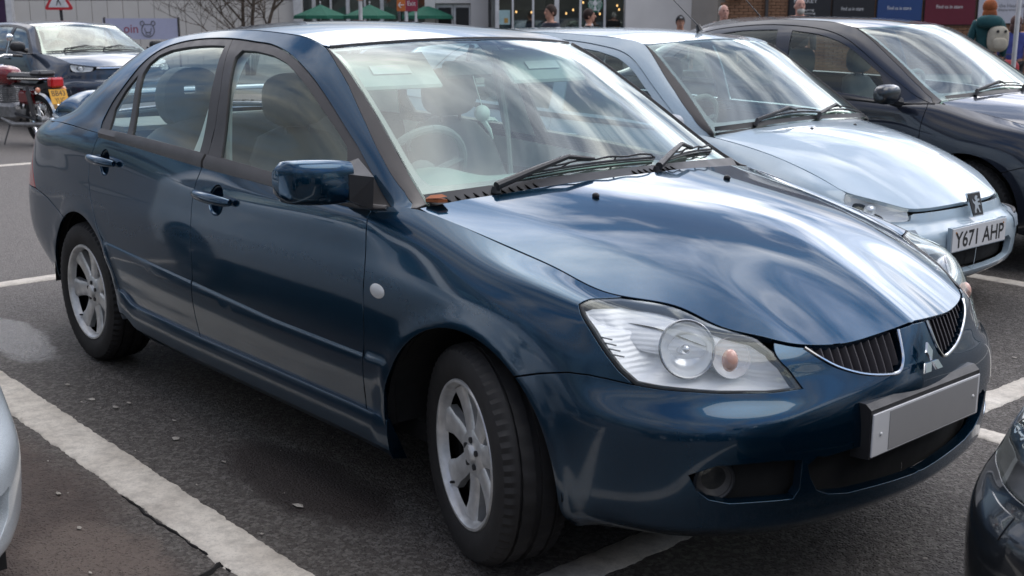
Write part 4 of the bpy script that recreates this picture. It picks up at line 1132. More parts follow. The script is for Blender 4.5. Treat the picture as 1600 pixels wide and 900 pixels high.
def sedan_inside():
    B=SB;C=B.C;A=B.A;root=SED
    add_seats(root,-1.42,-2.42,zs=0)
    add_wheel_dash(root,-.80,-.37,.945,(-.285,-.74),.925)
    # sun visors, pale; the driver's carries a printed airbag label
    for s in(-1,1):
        v=Mesh().box((-.985,s*.35,1.288),(.17,.38,.020),ry=.75,bev=.008).build('sun_visor',plain('visor_cloth',(.50,.54,.52),.8) if 'visor_cloth' not in MATS else MATS['visor_cloth'],root)
        Mesh().box((-.970,s*.35,1.294),(.04,.16,.002),ry=.75).build('warning_label',WHITE,v)
    Mesh().box((-.985,.0,1.285),(.03,.23,.062),bev=.012).tube([(-.985,0,1.31),(-.96,0,1.37)],.01,8).build('rear_view_mirror',SEAT,root)
    # roof lining and inner panels
    rf=ROOF_SED
    rl=[(-1.05,0),(-1.08,.3),(-1.12,.50)]+[(x,float(B.top([x])[0][0])-.03) for x in np.linspace(-1.15,-2.36,10)]+[(-2.45,.3),(-2.48,0)]
    p=panel(rf,rl,h=.12,gap=0,flange=0,off=-.03);pobj('roof_lining',join(mir(p),p),PALE,root)
    for loop in ([(-1.66,.03),(-1.60,.9),(-1.50,.9),(-1.45,.03)],[(-2.45,.05),(-2.30,.85),(-2.75,.95),(-2.95,.05)]):
        both('inner_pillar_trim',panel(C,loop,h=.08,gap=0,flange=0,off=-.035),PALE,root)
    lp=[(-.33,.02),(-.53,.50),(-.67,.60),(-.93,.74),(-1.2,.86),(-1.0,.94),(-.83,.92),(-.6,.85),(-.36,.5)]
    both('inner_pillar_trim',panel(C,lp,h=.08,gap=0,flange=0,off=-.03),PALE,root)
    uA=B.uat
    lp=[(uA(x),9.9) for x in np.linspace(-2.4,-.40,14)]+[(uA(x),7.6) for x in np.linspace(-.40,-2.4,14)]
    both('door_card',panel(A,lp,h=.1,gap=0,flange=0,off=-.065),PALE,root)
    lp=[(uA(x),7.6) for x in np.linspace(-2.4,-.40,14)]+[(uA(x),3) for x in np.linspace(-.40,-2.4,14)]
    both('door_card',panel(A,lp,h=.1,gap=0,flange=0,off=-.065),INTER,root)
    for s in(-1,1):
        m=Mesh().tube([(-1.02,s*.74,.99),(-.62,s*.735,.965)],.0,4) if 0 else None
    Mesh().box((-2.78,0,1.0),(.46,1.26,.02)).build('parcel_shelf',INTER,root)
    # seat belts of the front seats
    for s in(-1,1):
        Mesh().tube([(-1.56,s*.645,1.22),(-1.54,s*.67,1.0),(-1.52,s*.69,.62)],[.012]*3,6).build('seat_belt',PALE,root)
    # ornament hanging from the mirror
    m=Mesh().ell((-.93,.02,1.13),(.028,.030,.030),16,10).tube([(-.955,.0,1.262),(-.94,.01,1.2),(-.93,.02,1.155)],.002,5)
    m.tube([(-.93,.02,1.11),(-.93,.075,1.105),(-.94,.10,1.095)],[.012,.008,.004],6).tube([(-.93,.02,1.11),(-.925,.05,1.07),(-.92,.062,1.035)],[.012,.008,.003],6)
    tag(m.build('hanging_ornament',PALE),'small pale fluffy ornament hanging below the rear-view mirror inside the blue saloon','ornament')
    # paper tag clipped by the passenger side of the screen
# ---------------------------------------------------------------- shared car pieces
def ws_surface(T,x0,x1,bow=.105,crown=.028,low=.012,yk=.992):
    us=np.linspace(-1,1,9);vs=np.linspace(0,1,7)
    def f(u,v):
        x=x0-(x0-x1)*v;y,z=T([x])[0];c=crown*math.sin(math.pi*(.15+.7*v))+low
        return (x+(bow-.01*v)*(1-u*u),y*u*yk,z-.006+c*(1-u*u))
    E=Surf(us,vs,[[f(u,v) for v in vs] for u in us])
    E.flip=-1 if E.nraw([[0,.5]])[0][2]<0 else 1
    return E
FULL=[(u,.0) for u in np.linspace(-1,1,15)]+[(1,v) for v in np.linspace(.1,1,8)]+[(u,1.) for u in np.linspace(.9,-1,14)]+[(-1,v) for v in np.linspace(.9,.1,8)]
HOLE=[tuple(v) for v in line_sm([(-.90,.095),(-.6,.085),(0,.085),(.6,.085),(.90,.095),(.94,.13),(.955,.2),(.96,.5),(.955,.93),(.92,.965),(0,.972),(-.92,.965),(-.955,.93),(-.96,.5),(-.955,.2),(-.94,.13)],3,True)]
def add_glass(E,root,name='windscreen'):
    pobj(name+'_border',panel(E,FULL,holes=[HOLE],h=.06,gap=.002,flange=0),FRIT,root)
    pobj(name,panel(E,FULL,h=.08,gap=.004,flange=0,off=.003),G_WS,root)
def add_roof(T,root,m,xh,xb,zc,hdr=.1,mt=PB):
    RP=[];RZ=[]
    for x in np.linspace(xb,xh,10):
        y,z=T([x])[0]
        for s in(-1,1):RP.append((x,s*y));RZ.append(z+.001)
    for x,z in zc:
        RP.append((x,0));RZ.append(z)
    f=tps(RP,np.array(RZ));rf=HF(lambda q:f(q),(xb-.2,xh+.2),(-.8,.8))
    ye=float(T([xh])[0][0])
    rl=[(xh+hdr*(1-(y/ye)**2),y) for y in np.linspace(0,ye*.97,6)]+[(x,float(T([x])[0][0])-.001) for x in np.linspace(xh-.03,xb,24)]+[(xb-.06,.4),(xb-.1,.2),(xb-.12,0)]
    p=panel(rf,rl,h=.06,gap=.003,flange=.014);pobj('roof',join(mir(p),p),mt,root);return rf
def add_seats(root,xf=-1.45,xr=-2.42,yy=.37,rear=True,zs=0,hw=.0):
    """front seats and rear bench with head restraints"""
    for s in(-1,1):
        m=Mesh();V=[];F=[];n=20
        secs=[(-.02,.30,.24,.06),(.0,.36,.245,.075),(.08,.48,.245,.07),(-.02+.10,.62,.235,.06),(.02,.80,.225,.055),(-.04,.95,.21,.05),(-.07,1.03,.15,.045),(-.085,1.06,.06,.02)]
        for dx,z,w,t in secs:
            for k in range(n):
                a=2*math.pi*k/n;c,q=math.cos(a),math.sin(a)
                V.append((xf-.02+dx-.10*(z-.3)+t*math.copysign(abs(c)**.6,c),s*yy+w*math.copysign(abs(q)**.6,q),z+zs))
        for i in range(len(secs)-1):
            for k in range(n): F.append((i*n+k,i*n+(k+1)%n,(i+1)*n+(k+1)%n,(i+1)*n+k))
        F.append(tuple((len(secs)-1)*n+k for k in range(n)))
        m.add(V,F);st=m.build('front_seat',SEAT,root,ang=60)
        Mesh().ell((xf-.145,s*yy,1.165+zs),(.055,.135,.10),20,12,pw=.7).tube([(xf-.14,s*(yy-.05),1.0+zs),(xf-.14,s*(yy-.05),1.1+zs)],.007,6).tube([(xf-.14,s*(yy+.05),1.0+zs),(xf-.14,s*(yy+.05),1.1+zs)],.007,6).build('head_restraint',SEAT,st,ang=60)
        Mesh().ell((xf+.22,s*yy,.36+zs),(.27,.25,.09),18,8,pw=.6).build('seat_cushion',SEAT,st,ang=60)
    if rear:
        b=Mesh().ell((xr+.02,0,.72+zs),(.11,.66,.34),28,12,pw=.55);bo=b.build('rear_bench',SEAT,root,ang=60)
        for s in(-1,1):
            V=[];F=[];n=32
            # arch-shaped restraint with a slot
            for rr,t in((1,-.05),(1.06,0),(1,.05)):pass
            out_=[(s*yy+.15*math.copysign(abs(math.cos(a))**.8,math.cos(a)),1.125+zs+.135*math.sin(a)*(1 if math.sin(a)>0 else 1.0)) for a in np.linspace(0,2*math.pi,n,endpoint=False)]
            inn=[(s*yy+.048*math.copysign(abs(math.cos(a))**.4,math.cos(a)),1.165+zs+.020*math.copysign(abs(math.sin(a))**.4,math.sin(a))) for a in np.linspace(0,2*math.pi,n,endpoint=False)]
            xs_=(xr-.02-.045,xr-.02+.045)
            for x,sc in((xs_[0],.93),(xs_[0]+.02,1),(xs_[1]-.02,1),(xs_[1],.93)):
                V+=[(x,s*yy+(y-s*yy)*sc,z) for y,z in out_]
            for x in(xs_[1],xs_[0]): V+=[(x,y,z) for y,z in inn]
            for i in range(6):
                j=(i+1)%6
                for k in range(n): F.append((i*n+k,i*n+(k+1)%n,j*n+(k+1)%n,j*n+k))
            Mesh().add(V,F).build('head_restraint',SEAT,bo,ang=60)
def add_wheel_dash(root,xw=-.79,yw=-.37,zw=.945,dash=(-.30,-.76),zd=.93,hump=True,mt=None,wd=.66,rw=.185):
    m=Mesh();V=[];F=[];ys=np.linspace(-wd,wd,31);xs=np.linspace(dash[0],dash[1],9)
    for y in ys:
        for i,x in enumerate(xs):
            t=i/8;h=(.055*math.exp(-((y-yw)/.16)**2) if hump else 0)*sst(t,.45,.9)
            V.append((x-.03*math.cos(y*2),y,zd+.015*math.sin(t*3)+h-.0*t))
        V.append((xs[-1]-.03,y,zd-.02+(.055*math.exp(-((y-yw)/.16)**2) if hump else 0)*.6));V.append((xs[-1]+.05,y,.40))
    k=11
    for i in range(30):
        for j in range(k-1): F.append((i*k+j,i*k+j+1,(i+1)*k+j+1,(i+1)*k+j))
    d=m.add(V,F).build('dashboard',mt or DASH,root,ang=70)
    w_=Mesh();q=Matrix.Rotation(R(-64),3,'Y')
    tor=[tuple(q@Vector((rw*math.cos(a),rw*math.sin(a),0))+Vector((xw,yw,zw))) for a in np.linspace(0,2*math.pi,37)]
    w_.tube(tor,.014,8,cap=False);so=w_.build('steering_wheel',SEAT,root)
    h=Mesh().ell((xw+.02,yw,zw),(.035,.07,.06),16,8)
    for a in(20,160,270): h.tube([(xw+.02,yw,zw),tuple(q@Vector((rw*math.sin(R(a)),rw*math.cos(R(a)),0))+Vector((xw,yw,zw)))],.012,6)
    h.build('steering_hub',SEAT,so)
def inner_trims(B,root,xr,mt,frames,off=-.028,belt=True):
    C=B.C
    for p in frames: 
        for q in(mir(p),p):
            pass
# ---------------------------------------------------------------- generic second and third cars
def gen_rows(zt,it,w,shelf=.50,z0=.2):
    f=[0,.065,.15,.29,.43,.56,.68,.78,.87,.94]
    zb_=[z0,z0+.04,z0+.09,z0+.17,shelf-.055,shelf-.015,shelf+.018]+[shelf+.018+(zt-shelf-.018)*t for t in(.3,.6,.85)]
    rows=[]
    for q,zB in zip(f,zb_):
        zA=z0+q*(zt-z0);g=max(0,(zA-.52)/(zt-.52))**2.6*it*.95
        s=0 if zB<shelf-.03 else it*(.62*min(1,max(0,(zB-shelf+.03)/.045))+.34*max(0,(zB-shelf-.018)/(zt-shelf-.018)))
        z=zA*(1-w)+zB*w;tuck=.085*math.exp(-(z-z0)/.035);rows.append((z,tuck+g*(1-w)+s*w))
    return rows
def gen_stations(hw=.845,fo=.81,ro=.86,wb=2.58,belt=.90,cowl=.885,nose=.588,shelf=.50,top=None,plan=None,z0=.2,rearz=.98,drop=None):
    S=[];xr=-wb
    k=hw/.845
    for x,y,tx,ty,tz in ((xr-ro,0,xr-ro+.10,0,rearz),(xr-ro+.015,.36,xr-ro+.11,.36,rearz),(xr-ro+.09,.62,xr-ro+.16,.57,rearz),(xr-ro+.27,.77,xr-ro+.30,.68,rearz),(xr-.40,.82,xr-.42,.76,rearz),(xr,.838,xr,.785,belt+.06),(xr+.5,.843,xr+.5,.79,belt+.045),(-1.5,.845,-1.5,.79,belt+.025),(-.9,.845,-.9,.79,belt+.01),(-.5,.845,-.5,.785,belt)):
        S.append((x,y*k,tx,ty*k,tz,gen_rows(tz,(y-ty)*k if y else .1,0,z0=z0)))
    tp=top or [(-.30,.715,cowl),(0,.67,.82),(.22,.65,.765),(.37,.635,.715),(.47,.615,.66),(.565,.535,.628),(.64,.46,.605),(.69,.38,.592),(.72,.22,nose),(.73,0,nose)]
    pl=plan or [(-.28,.845),(0,.845),(.22,.84),(.40,.815),(.53,.765),(.65,.69),(.73,.57),(.775,.42),(.80,.22),(.81,0)]
    for i,((a,b),(c,d,e)) in enumerate(zip(pl,tp)):
        w=[0,0,.1,.4,.8,1,1,1,1,1][i];it=math.hypot(a-c,b-d)*(k)
        S.append((a,b*k,c,d*k,e,gen_rows(e,it,w,shelf,z0)))
    return S
def scale_all(ST,TK,HC,sx,sy,sz,dx=0):
    f=lambda x:x*sx+dx
    S=[(f(a),b*sy,f(c),d*sy,e*sz,[(z*sz,i*sy) for z,i in r]) for a,b,c,d,e,r in ST]
    return S,[(f(a),b*sy,c*sz) for a,b,c in TK],[(f(a),b*sy,c*sz) for a,b,c in HC]
def generic_car(root,B,mt,o):
    A=B.A;C=B.C;H=B.hood;T=B.top;uA=B.uat;n=len(B.ST)-1
    P=lambda lp,**k:panel(A,lp,h=g('h',.06),hb=g('h',.06)*.66,**k)
    g=o.get;ax=0.;wb=g('wb',2.58);rw=g('rw',.30);ar=rw+.045;cut=g('cut',-.42);bc=g('bc',-1.45);rc=g('rc',-2.25);zs=g('zs',.31)
    line=lambda x,z0,z1:B.xz([(x+g('bend',0)*math.sin(math.pi*t),z0+(z1-z0)*t) for t in np.linspace(0,1,7)])
    top=lambda a,b,m=8:[(uA(x),10.) for x in np.linspace(a,b,m)]
    zb=lambda x:float(np.interp(x,[s[2] for s in B.ST[4:12]],[s[4] for s in B.ST[4:12]]))-.02
    hole=ell_loop(bc+.14,zb(bc)-.07,.05,.04,16)
    fd=line(bc,zs,zb(bc))[:-1]+top(bc,cut)+line(cut,zs,zb(cut))[::-1][1:]+B.xz(sill(cut,bc,zs)[1:-1])
    pn=P(fd)
    for q in (mir(pn),pn): pobj('front_door',q,mt,root)
    sea=g('seam_v',5.2);us=g('seam_u',12.1)
    wing=top(cut,cut+.12,2)+[(u,10.) for u in np.linspace(uA(cut)+.3,13.9,18)]
    lampL=g('lamp') # list of (u,v)
    wing=[(uA(cut),10.)]+line(cut,zs,zb(cut))[::-1][1:]+B.xz([(cut+.07,z0_) for z0_ in (.24*g('sz',1),)])+B.xz(arc(0,rw,ar,190,48,30),(8.5,13.3))+g('wing_edge')+[(u,10.) for u in np.linspace(g('wing_edge')[-1][0]-.2,uA(cut)+.1,20)]
    both('front_wing',P(wing),mt,root)
    bl=B.xz(arc(0,rw,ar,-14,48,16),(10.5,14))+g('bump_edge')+[(n,g('bump_v',9.8)),(n,8.),(n,6.),(n,4.),(n,2.),(n,0.)]+[(u,0.) for u in np.linspace(n-.5,12.9,20)]
    p=P(bl,holes=g('holes',()),flange=.03);pobj('front_bumper',join(mir(p),p),mt,root)
    for hl in g('holes',()):
        q=panel(A,hl,h=.06,gap=-.01,flange=0,off=-.05);both('opening',q,INNER,root)
    rq=line(bc,zs,zb(bc))[::-1]
    rq=[(uA(bc),10.)]+rq[1:]+B.xz(sill(bc,-wb+ar+.03,zs)[1:])+B.xz(arc(-wb,rw,ar,-5,185,30),(2.5,8.5))+[(3.4,0.),(1.5,0),(0,0),(0,3),(0,6),(0,10)]+[(u,10.) for u in np.linspace(.5,uA(bc)-.1,24)]
    # rear side built to the centre line in one piece per side
    both('rear_body_side',P(rq),mt,root)
    sh=[(0,.8),(0,9.7)]+[(u,9.7) for u in np.linspace(.5,n-.5,30)]+[(n,9.6),(n,.8)]+[(u,.8) for u in np.linspace(n-.5,.5,30)]
    p=panel(A,sh,h=.1,gap=0,flange=0,off=-.06,holes=[B.xz(arc(0,rw,ar+.01,0,350,30),(8.5,13.4)),B.xz(arc(-wb,rw,ar+.01,0,350,30),(2.5,8.5))])
    pobj('gap_shade_shell',join(mir(p),p),INNER,root)  # black shell behind the panels, standing in for shade in the gaps
    Mesh().box((-wb/2,0,.24),(wb+1.2,1.4,.06)).build('floor_pan',INNER,root)
    for cx in(0,-wb):
        for s in(-1,1):
            m=Mesh();V=[];nn=20
            for i in range(nn+1):
                a=R(-2+184*i/nn)
                for y in(B.ST[8][1]-.03,.42): V.append((cx+(ar+.015)*math.cos(a),s*y,rw+(ar+.015)*math.sin(a)))
            m.add(V,[(2*i,2*i+1,2*i+3,2*i+2) for i in range(nn)]+[tuple(2*i+1 for i in range(nn+1))]);m.build('wheel_housing',INNER,root)
            make_wheel(root,cx,s*(B.ST[8][1]-.105),s,g('steer',0) if cx==0 else 0,Rr=rw,rim=g('rim',rw-.10),w=.19,spokes=g('spokes',5),phase=10,alloy=g('rimmat',ALLOY))
    edge=[tuple(A.raw([[u,10.]])[0][:2]) for u in np.linspace(10.02,n,60)]
    c0=g('cow');hl=c0+[(x,max(0,y)) for x,y in edge[1:]]
    p=panel(H,hl,h=.05,flange=.02);pobj('bonnet',join(mir(p),p),mt,root)
    # greenhouse in x,t space
    dlo=g('dlo');dl=[tuple(v) for v in line_sm(dlo,4)];pil=g('pil');x0=B.C.us[0];x1=B.C.us[-1]
    rail=[(x0,0),(x0*.5+dlo[0][0]*.5,0)]+dl+pil[::-1]+[(x,1.) for x in np.linspace(pil[0][0]-.03,x0,30)]
    both('roof_side_rail',panel(C,rail,h=.05,hb=.04),mt,root)
    both('windscreen_pillar_trim',panel(C,pil+[(x1,0),(x1,1)]+[(x,1.) for x in np.linspace(x1-.03,pil[0][0]-.01,14)],h=.06,gap=.001,off=.003),SATIN,root)
    wins=g('wins')
    both('door_frame',panel(C,dl,holes=wins,h=.05,gap=.002,off=-.004),g('frame_mat',TRIM),root)
    for q in wins: both('side_window',panel(C,q,h=.08,gap=-.004,flange=0,off=-.010),G_SIDE,root)
    E=ws_surface(T,x1-.005,g('xh'),g('bow',.10));add_glass(E,root)
    rf=add_roof(T,root,None,g('xh'),g('xb'),g('zc'),g('bow',.10)-.01,mt)
    K=ws_surface(T,g('xb')-.02,x0+.05,-.08);pobj('rear_screen',panel(K,FULL,h=.1,gap=.004,flange=0),G_SIDE,root)
    # belt strip
    V=[];F=[];nx=24;k=5;xa,xb=dlo[0][0],dlo[-1][0]
    for i in range(nx+1):
        x=xa+(xb-xa)*i/nx;u=uA(x);p1=A.raw([[u,9.8]])[0];p2=C.raw([[x,.04]])[0];nA=A.nor([[u,9.8]])[0];mid=C.raw([[x,0.]])[0]
        V+=[p1-nA*.003,p1+nA*.004,mid+nA*.008,p2+nA*.004,p2-nA*.01]
    for i in range(nx):
        for j in range(k-1): F.append((i*k+j,i*k+j+1,(i+1)*k+j+1,(i+1)*k+j))
    for s in(-1,1):
        m=Mesh().add(V,F)
        if s<0:m.flipy()
        m.build('belt_moulding',TRIM,root)
    # cowl
    V=[];F=[];k=3;ys=np.linspace(-.68,.68,40)
    for y in ys:
        xh=float(np.interp(abs(y),[c[1] for c in c0],[c[0] for c in c0]));zh=float(H.f(np.array([[xh,y]]))[0]);w_=E.raw([[y/.71,.04]])[0]+E.nor([[y/.71,.04]])[0]*.012
        V+=[(xh+.02,y,zh-.03),(xh-.004,y,zh-.012),(w_[0],y,w_[2]+.003)]
    for i in range(len(ys)-1):
        for j in range(k-1): F.append((i*k+j,i*k+j+1,(i+1)*k+j+1,(i+1)*k+j))
    Mesh().add(V,F).build('cowl',TRIM,root)
    # wipers
    sf=lambda u,v,o_:tuple(E.raw([[u,v]])[0]+E.nor([[u,v]])[0]*o_)
    for a,b,pv in g('wipers',((-.50,.28,-.62),(.22,.90,.10))):
        us=np.linspace(a,b,12);arm=Mesh().tube([sf(pv,.01,.01),sf(pv+.02,.03,.035),sf((a+b)/2-.1,.10,.045),sf((a+b)/2,.09,.03)],[.012,.012,.008,.006],8);wo=arm.build('wiper',TRIM,root)
        Mesh().tube([sf(u,.06+.03*math.sin(math.pi*t),.014) for t,u in zip(np.linspace(0,1,12),us)],.0055,6).tube([sf(u,.065+.035*math.sin(math.pi*t),.030) for t,u in zip(np.linspace(0.1,.9,8),us[2:-2])],.004,5).build('wiper_blade',TRIM,wo)
    # lamps
    if lampL:
        cl=np.mean(lampL,axis=0)
        for s in(-1,1):
            f=mir if s<0 else (lambda p:p)
            hd=pobj('headlight',f(panel(A,lampL,h=.05,gap=.004,flange=.01)),G_LENS,root)
            V=[];F=[];rings=[(1.0,.008),(.95,.03),(.8,.05),(.5,.06),(.02,.065)];L3=line_sm(lampL,3,True);nn=len(L3)
            for t,dp in rings:
                uv=np.array([(cl[0]+(a-cl[0])*t*.985,min(9.98,cl[1]+(b-cl[1])*t*.985)) for a,b in L3]);V+=list(A.raw(uv)-A.nor(uv)*dp)
            for i in range(len(rings)-1):
                for k2 in range(nn): F.append((i*nn+k2,i*nn+(k2+1)%nn,(i+1)*nn+(k2+1)%nn,(i+1)*nn+k2))
            m=Mesh().add(V,F)
            if s<0:m.flipy()
            m.build('housing',g('lampmat',REFL),hd)
            c=A.raw([cl])[0]-A.nor([cl])[0]*.03;b=Mesh().ell(tuple(c),(.03,.035,.03),14,8)
            if s<0:b.flipy()
            b.build('bulb',BULB,hd)
    # mirrors
    mx,my,mz=g('mir',(-.50,.95,.98));mw,mh=g('mirs',(.10,.065))
    for s in g('mirsides',(-1,1)):
        m=Mesh().ell((mx,my,mz),(.055,mw,mh),20,12,pw=.75)
        if s<0:m.flipy()
        mr=m.build('wing_mirror',g('mirmat',mt),root,ang=60)
        b=Mesh().tube([(mx-.01,my-.05,mz-mh*.6),(mx+.0,my-mw-.03,mz-mh*.9)],[.03,.035],8)
        if s<0:b.flipy()
        b.build('mirror_foot',TRIM,mr)
    for s in(-1,1):
        hx=bc+.14;c=A.pos(B.xz([(hx,zb(bc)-.07)]))[0];m=Mesh().tube([c+np.array([-.11,.005,0]),c+np.array([-.07,.03,0]),c+np.array([.05,.03,-.003]),c+np.array([.10,.005,-.005])],.012,8)
        if s<0:m.flipy()
        m.build('door_handle',mt,root)
    add_seats(root,g('xseat',-1.40),g('xrear',-2.25),zs=g('zseat',-.04),rear=g('rear',True))
    add_wheel_dash(root,g('xw',-.72),-.37,g('zw',.90),(x1-.0,x1-.45),g('zd',.885),mt=DASH)
    return E
plain('ink_black',(.012,.012,.013),.5)
def text_on(name,s,parent,loc,h,w,rz,m,ry=0,ext=.0006,bold=0,rx=math.pi/2,align='CENTER',sx=None):
    """real lettering as thin mesh facing local -y turned by rz"""
    c=bpy.data.curves.new(name,'FONT');c.body=s;c.size=1;c.extrude=0;c.offset=bold;c.align_x=align;c.align_y='CENTER';c.resolution_u=3
    o=bpy.data.objects.new(name,c);col.objects.link(o);bpy.context.view_layer.update()
    dg=bpy.context.evaluated_depsgraph_get();me=bpy.data.meshes.new_from_object(o.evaluated_get(dg));bpy.data.objects.remove(o)
    P=[v.co.copy() for v in me.vertices];x0=min(p.x for p in P);x1=max(p.x for p in P);y0=min(p.y for p in P);y1=max(p.y for p in P)
    fy=h/(y1-y0);fx=(w/(x1-x0)) if w else fy
    for v in me.vertices: v.co=Vector(((v.co.x-(x0+x1)/2)*fx,(v.co.y-(y0+y1)/2)*fy,0))
    me.materials.clear();me.materials.append(m)
    q=bpy.data.objects.new(name,me);col.objects.link(q)
    if parent is not None:q.parent=parent
    q.location=loc;q.rotation_euler=(rx,ry,rz)
    return q
sedan_inside()
GT='cars parked in marked bays'
# ---- pale blue hatchback
TKP=[(-3.35,.66,.99),(-3.2,.62,1.10),(-3.0,.59,1.24),(-2.75,.575,1.335),(-2.35,.565,1.375),(-1.9,.56,1.385),(-1.4,.555,1.375),(-1.12,.550,1.360),(-.90,.545,1.325),(-.70,.585,1.205),(-.52,.630,1.08),(-.38,.672,.975),(-.27,.705,.895)]
HCP=[(-.45,0,.955),(-.2,0,.925),(.1,0,.868),(.35,0,.79),(.55,0,.695),(.67,0,.625),(-.1,.38,.898),(.2,.38,.822),(.45,.36,.725)]
def build_pale():
    ST_=gen_stations();B=Body(ST_,TKP,HCP,lambda q:-.022*soft(np.abs(q[:,1])-np.interp(q[:,0],[-.3,.6],[.50,.33]),.012)*np.exp(-((np.abs(q[:,1])-.42)/.15)**2))
    root=empty('parked_hatchback',(-1.2,2.70,0),0,'pale ice-blue three-door hatchback with a roof aerial and plate Y671 AHP, beside the blue saloon','car',GT)
    A=B.A
    lamp=[(13.95,9.85),(14.3,9.97),(15.0,9.97),(15.7,9.97),(16.3,9.97),(16.75,9.9),(16.85,8.5),(16.75,6.9),(16.0,6.75),(15.2,6.75),(14.6,6.9),(14.2,7.8),(14.0,8.9)]
    intake=[(19,3.2),(18,3.2),(17.2,3.2),(16.9,2.9),(17.0,1.7),(17.5,1.45),(18.2,1.4),(19,1.4)]
    o=dict(wb=2.58,rw=.30,rim=.185,cut=-.40,bc=-1.38,xh=-.90,xb=-2.85,bow=.09,wing_edge=[(12.4,5.6),(13.2,6.3),(14.0,6.6),(14.2,7.8),(14.0,8.9),(13.95,9.9)],
      bump_edge=[(12.4,5.6),(13.2,6.3),(14.0,6.6),(14.6,6.8),(15.2,6.7),(16.0,6.7),(16.8,6.85),(16.9,8.0),(17.0,8.3),(17.5,8.4),(18.2,8.45)],bump_v=8.45,lamp=lamp,holes=[intake[:0]+[(18.99,3.2),(18,3.2),(17.2,3.2),(16.9,2.9),(17.0,1.9),(17.5,1.6),(18.2,1.5),(18.99,1.5)]],
      cow=[(-.185,0),(-.19,.2),(-.205,.4),(-.235,.58),(-.28,.70)],
      dlo=[(-2.55,0),(-2.62,.3),(-2.5,.62),(-2.35,.82),(-2.15,.90),(-1.8,.925),(-1.4,.92),(-1.15,.89),(-.98,.84),(-.80,.74),(-.62,.60),(-.50,.40),(-.42,0)],
      pil=[(-.885,.995),(-.75,.94),(-.58,.86),(-.42,.72),(-.31,.42),(-.28,0)],
      wins=[[(-2.45,.08),(-2.50,.35),(-2.38,.65),(-2.2,.82),(-1.9,.86),(-1.48,.86),(-1.44,.5),(-1.43,.08)],[(-1.33,.08),(-1.35,.5),(-1.38,.86),(-1.18,.835),(-1.02,.78),(-.86,.68),(-.70,.54),(-.60,.36),(-.56,.08)]],
      zc=[(-.80,1.350),(-.95,1.373),(-1.3,1.402),(-1.8,1.412),(-2.4,1.405),(-3.0,1.36)],mirsides=(-1,),mir=(-.40,.90,.945),mirs=(.085,.05),mirmat=plain('mirror_grey',(.45,.47,.50),.4),frame_mat=PPEU,zd=.865,zw=.885,xw=-.70)
    E=generic_car(root,B,PPEU,o)
    # dark backing strip between bonnet and bumper
    p=panel(A,[(16.9,7.9),(19,7.9),(19,9.7),(16.9,9.7)],h=.06,gap=0,flange=0,off=-.03);pobj('grille_slot',join(mir(p),p),INNER,root)
    # dark rubbing strips on the bumper corners and lower valance
    for s in(-1,1):
        uv=[(u,4.9) for u in np.linspace(13.2,16.4,14)];Pp=A.raw(uv)+A.nor(uv)*.004;m=Mesh().tube([tuple(v) for v in Pp],[.0]+[.012]*12+[.0],8)
        if s<0:m.flipy()
        m.build('bumper_strip',SATIN,root)
        uv=[(u,4.0) for u in np.linspace(16.0,13.2,14)]
        q=panel(A,[(16.75,3.6),(16.8,5.4),(15,5.5),(13.4,5.3),(13.4,3.7),(15,3.5)],h=.06,gap=0,flange=.004,off=.004)
        pobj('bumper_strip',mir(q) if s<0 else q,plain('grey_plastic',(.20,.24,.28),.6) if 'grey_plastic' not in MATS else MATS['grey_plastic'],root)
    # plate
    x=.822;pl=Mesh().box((x,-.005,.44),(.006,.52,.111),bev=.001).build('number_plate',PLATE,root)
    Mesh().box((x-.012,-.005,.44),(.02,.53,.120)).build('plate_surround',PPEU,root)
    text_on('plate_lettering','Y671 AHP',pl,(x+.0036,-.005,.4375),.080,.475,R(90),MATS['ink_black'],bold=.018)
    for y in(-.235,.225): Mesh().lathe([(.0001,x+.006),(.004,x+.0055),(.006,x+.003)],10,'x',(0,y,.475)).build('plate_screw',plain('rusty_screw',(.35,.16,.05),.7) if 'rusty_screw' not in MATS else MATS['rusty_screw'],pl)
    # lion shield badge
    q=[(-.056,.056),(.056,.056),(.046,-.052),(-.046,-.052)];t=Matrix.Rotation(R(-18),3,'Y')
    def bad(poly,h0,h1,name,mt,par):
        m=Mesh().prism(poly,h0,h1,'yz');m.V=[tuple(t@Vector(v)+Vector((.772,.015,.578))) for v in m.V];return m.build(name,mt,par,smooth=False)
    bo=bad([(a*1.12,b*1.10) for a,b in q],0,.010,'badge',CHROME,root)
    bad(q,.0095,.0125,'badge_field',MATS['ink_black'],bo)
    lion=[(-.016,.036),(-.006,.040),(.004,.034),(.006,.024),(.001,.017),(.010,.012),(.018,.020),(.024,.030),(.020,.010),(.012,.000),(.014,-.012),(.020,-.024),(.022,-.036),(.010,-.036),(.010,-.026),(.002,-.016),(-.004,-.026),(-.006,-.038),(-.018,-.038),(-.012,-.030),(-.010,-.018),(-.008,-.006),(-.020,-.004),(-.024,-.012),(-.022,.004),(-.010,.006),(-.008,.012),(-.022,.016),(-.024,.010),(-.022,.024),(-.012,.022),(-.010,.028)]
    bad([(-a*1.5,b*1.1) for a,b in lion],.012,.0145,'badge_lion',CHROME,bo)
    # aerial
    e=empty_child=Mesh().tube([(-1.02,.06,1.39),(-1.035,.055,1.425)],[.022,.014],8).build('aerial_base',TRIM,root)
    a=Mesh().tube([(-1.03,.06,1.42),(-1.27,.03,1.62),(-1.62,.0,1.92)],[.0035,.0028,.002],6).build('aerial',SATIN,root)
    for y in(-.16,.24):
        x=-.06;z=float(B.hood.f(np.array([[x,y]]))[0]);Mesh().ell((x,y,z+.002),(.010,.009,.006),10,6).build('washer_jet',TRIM,root)
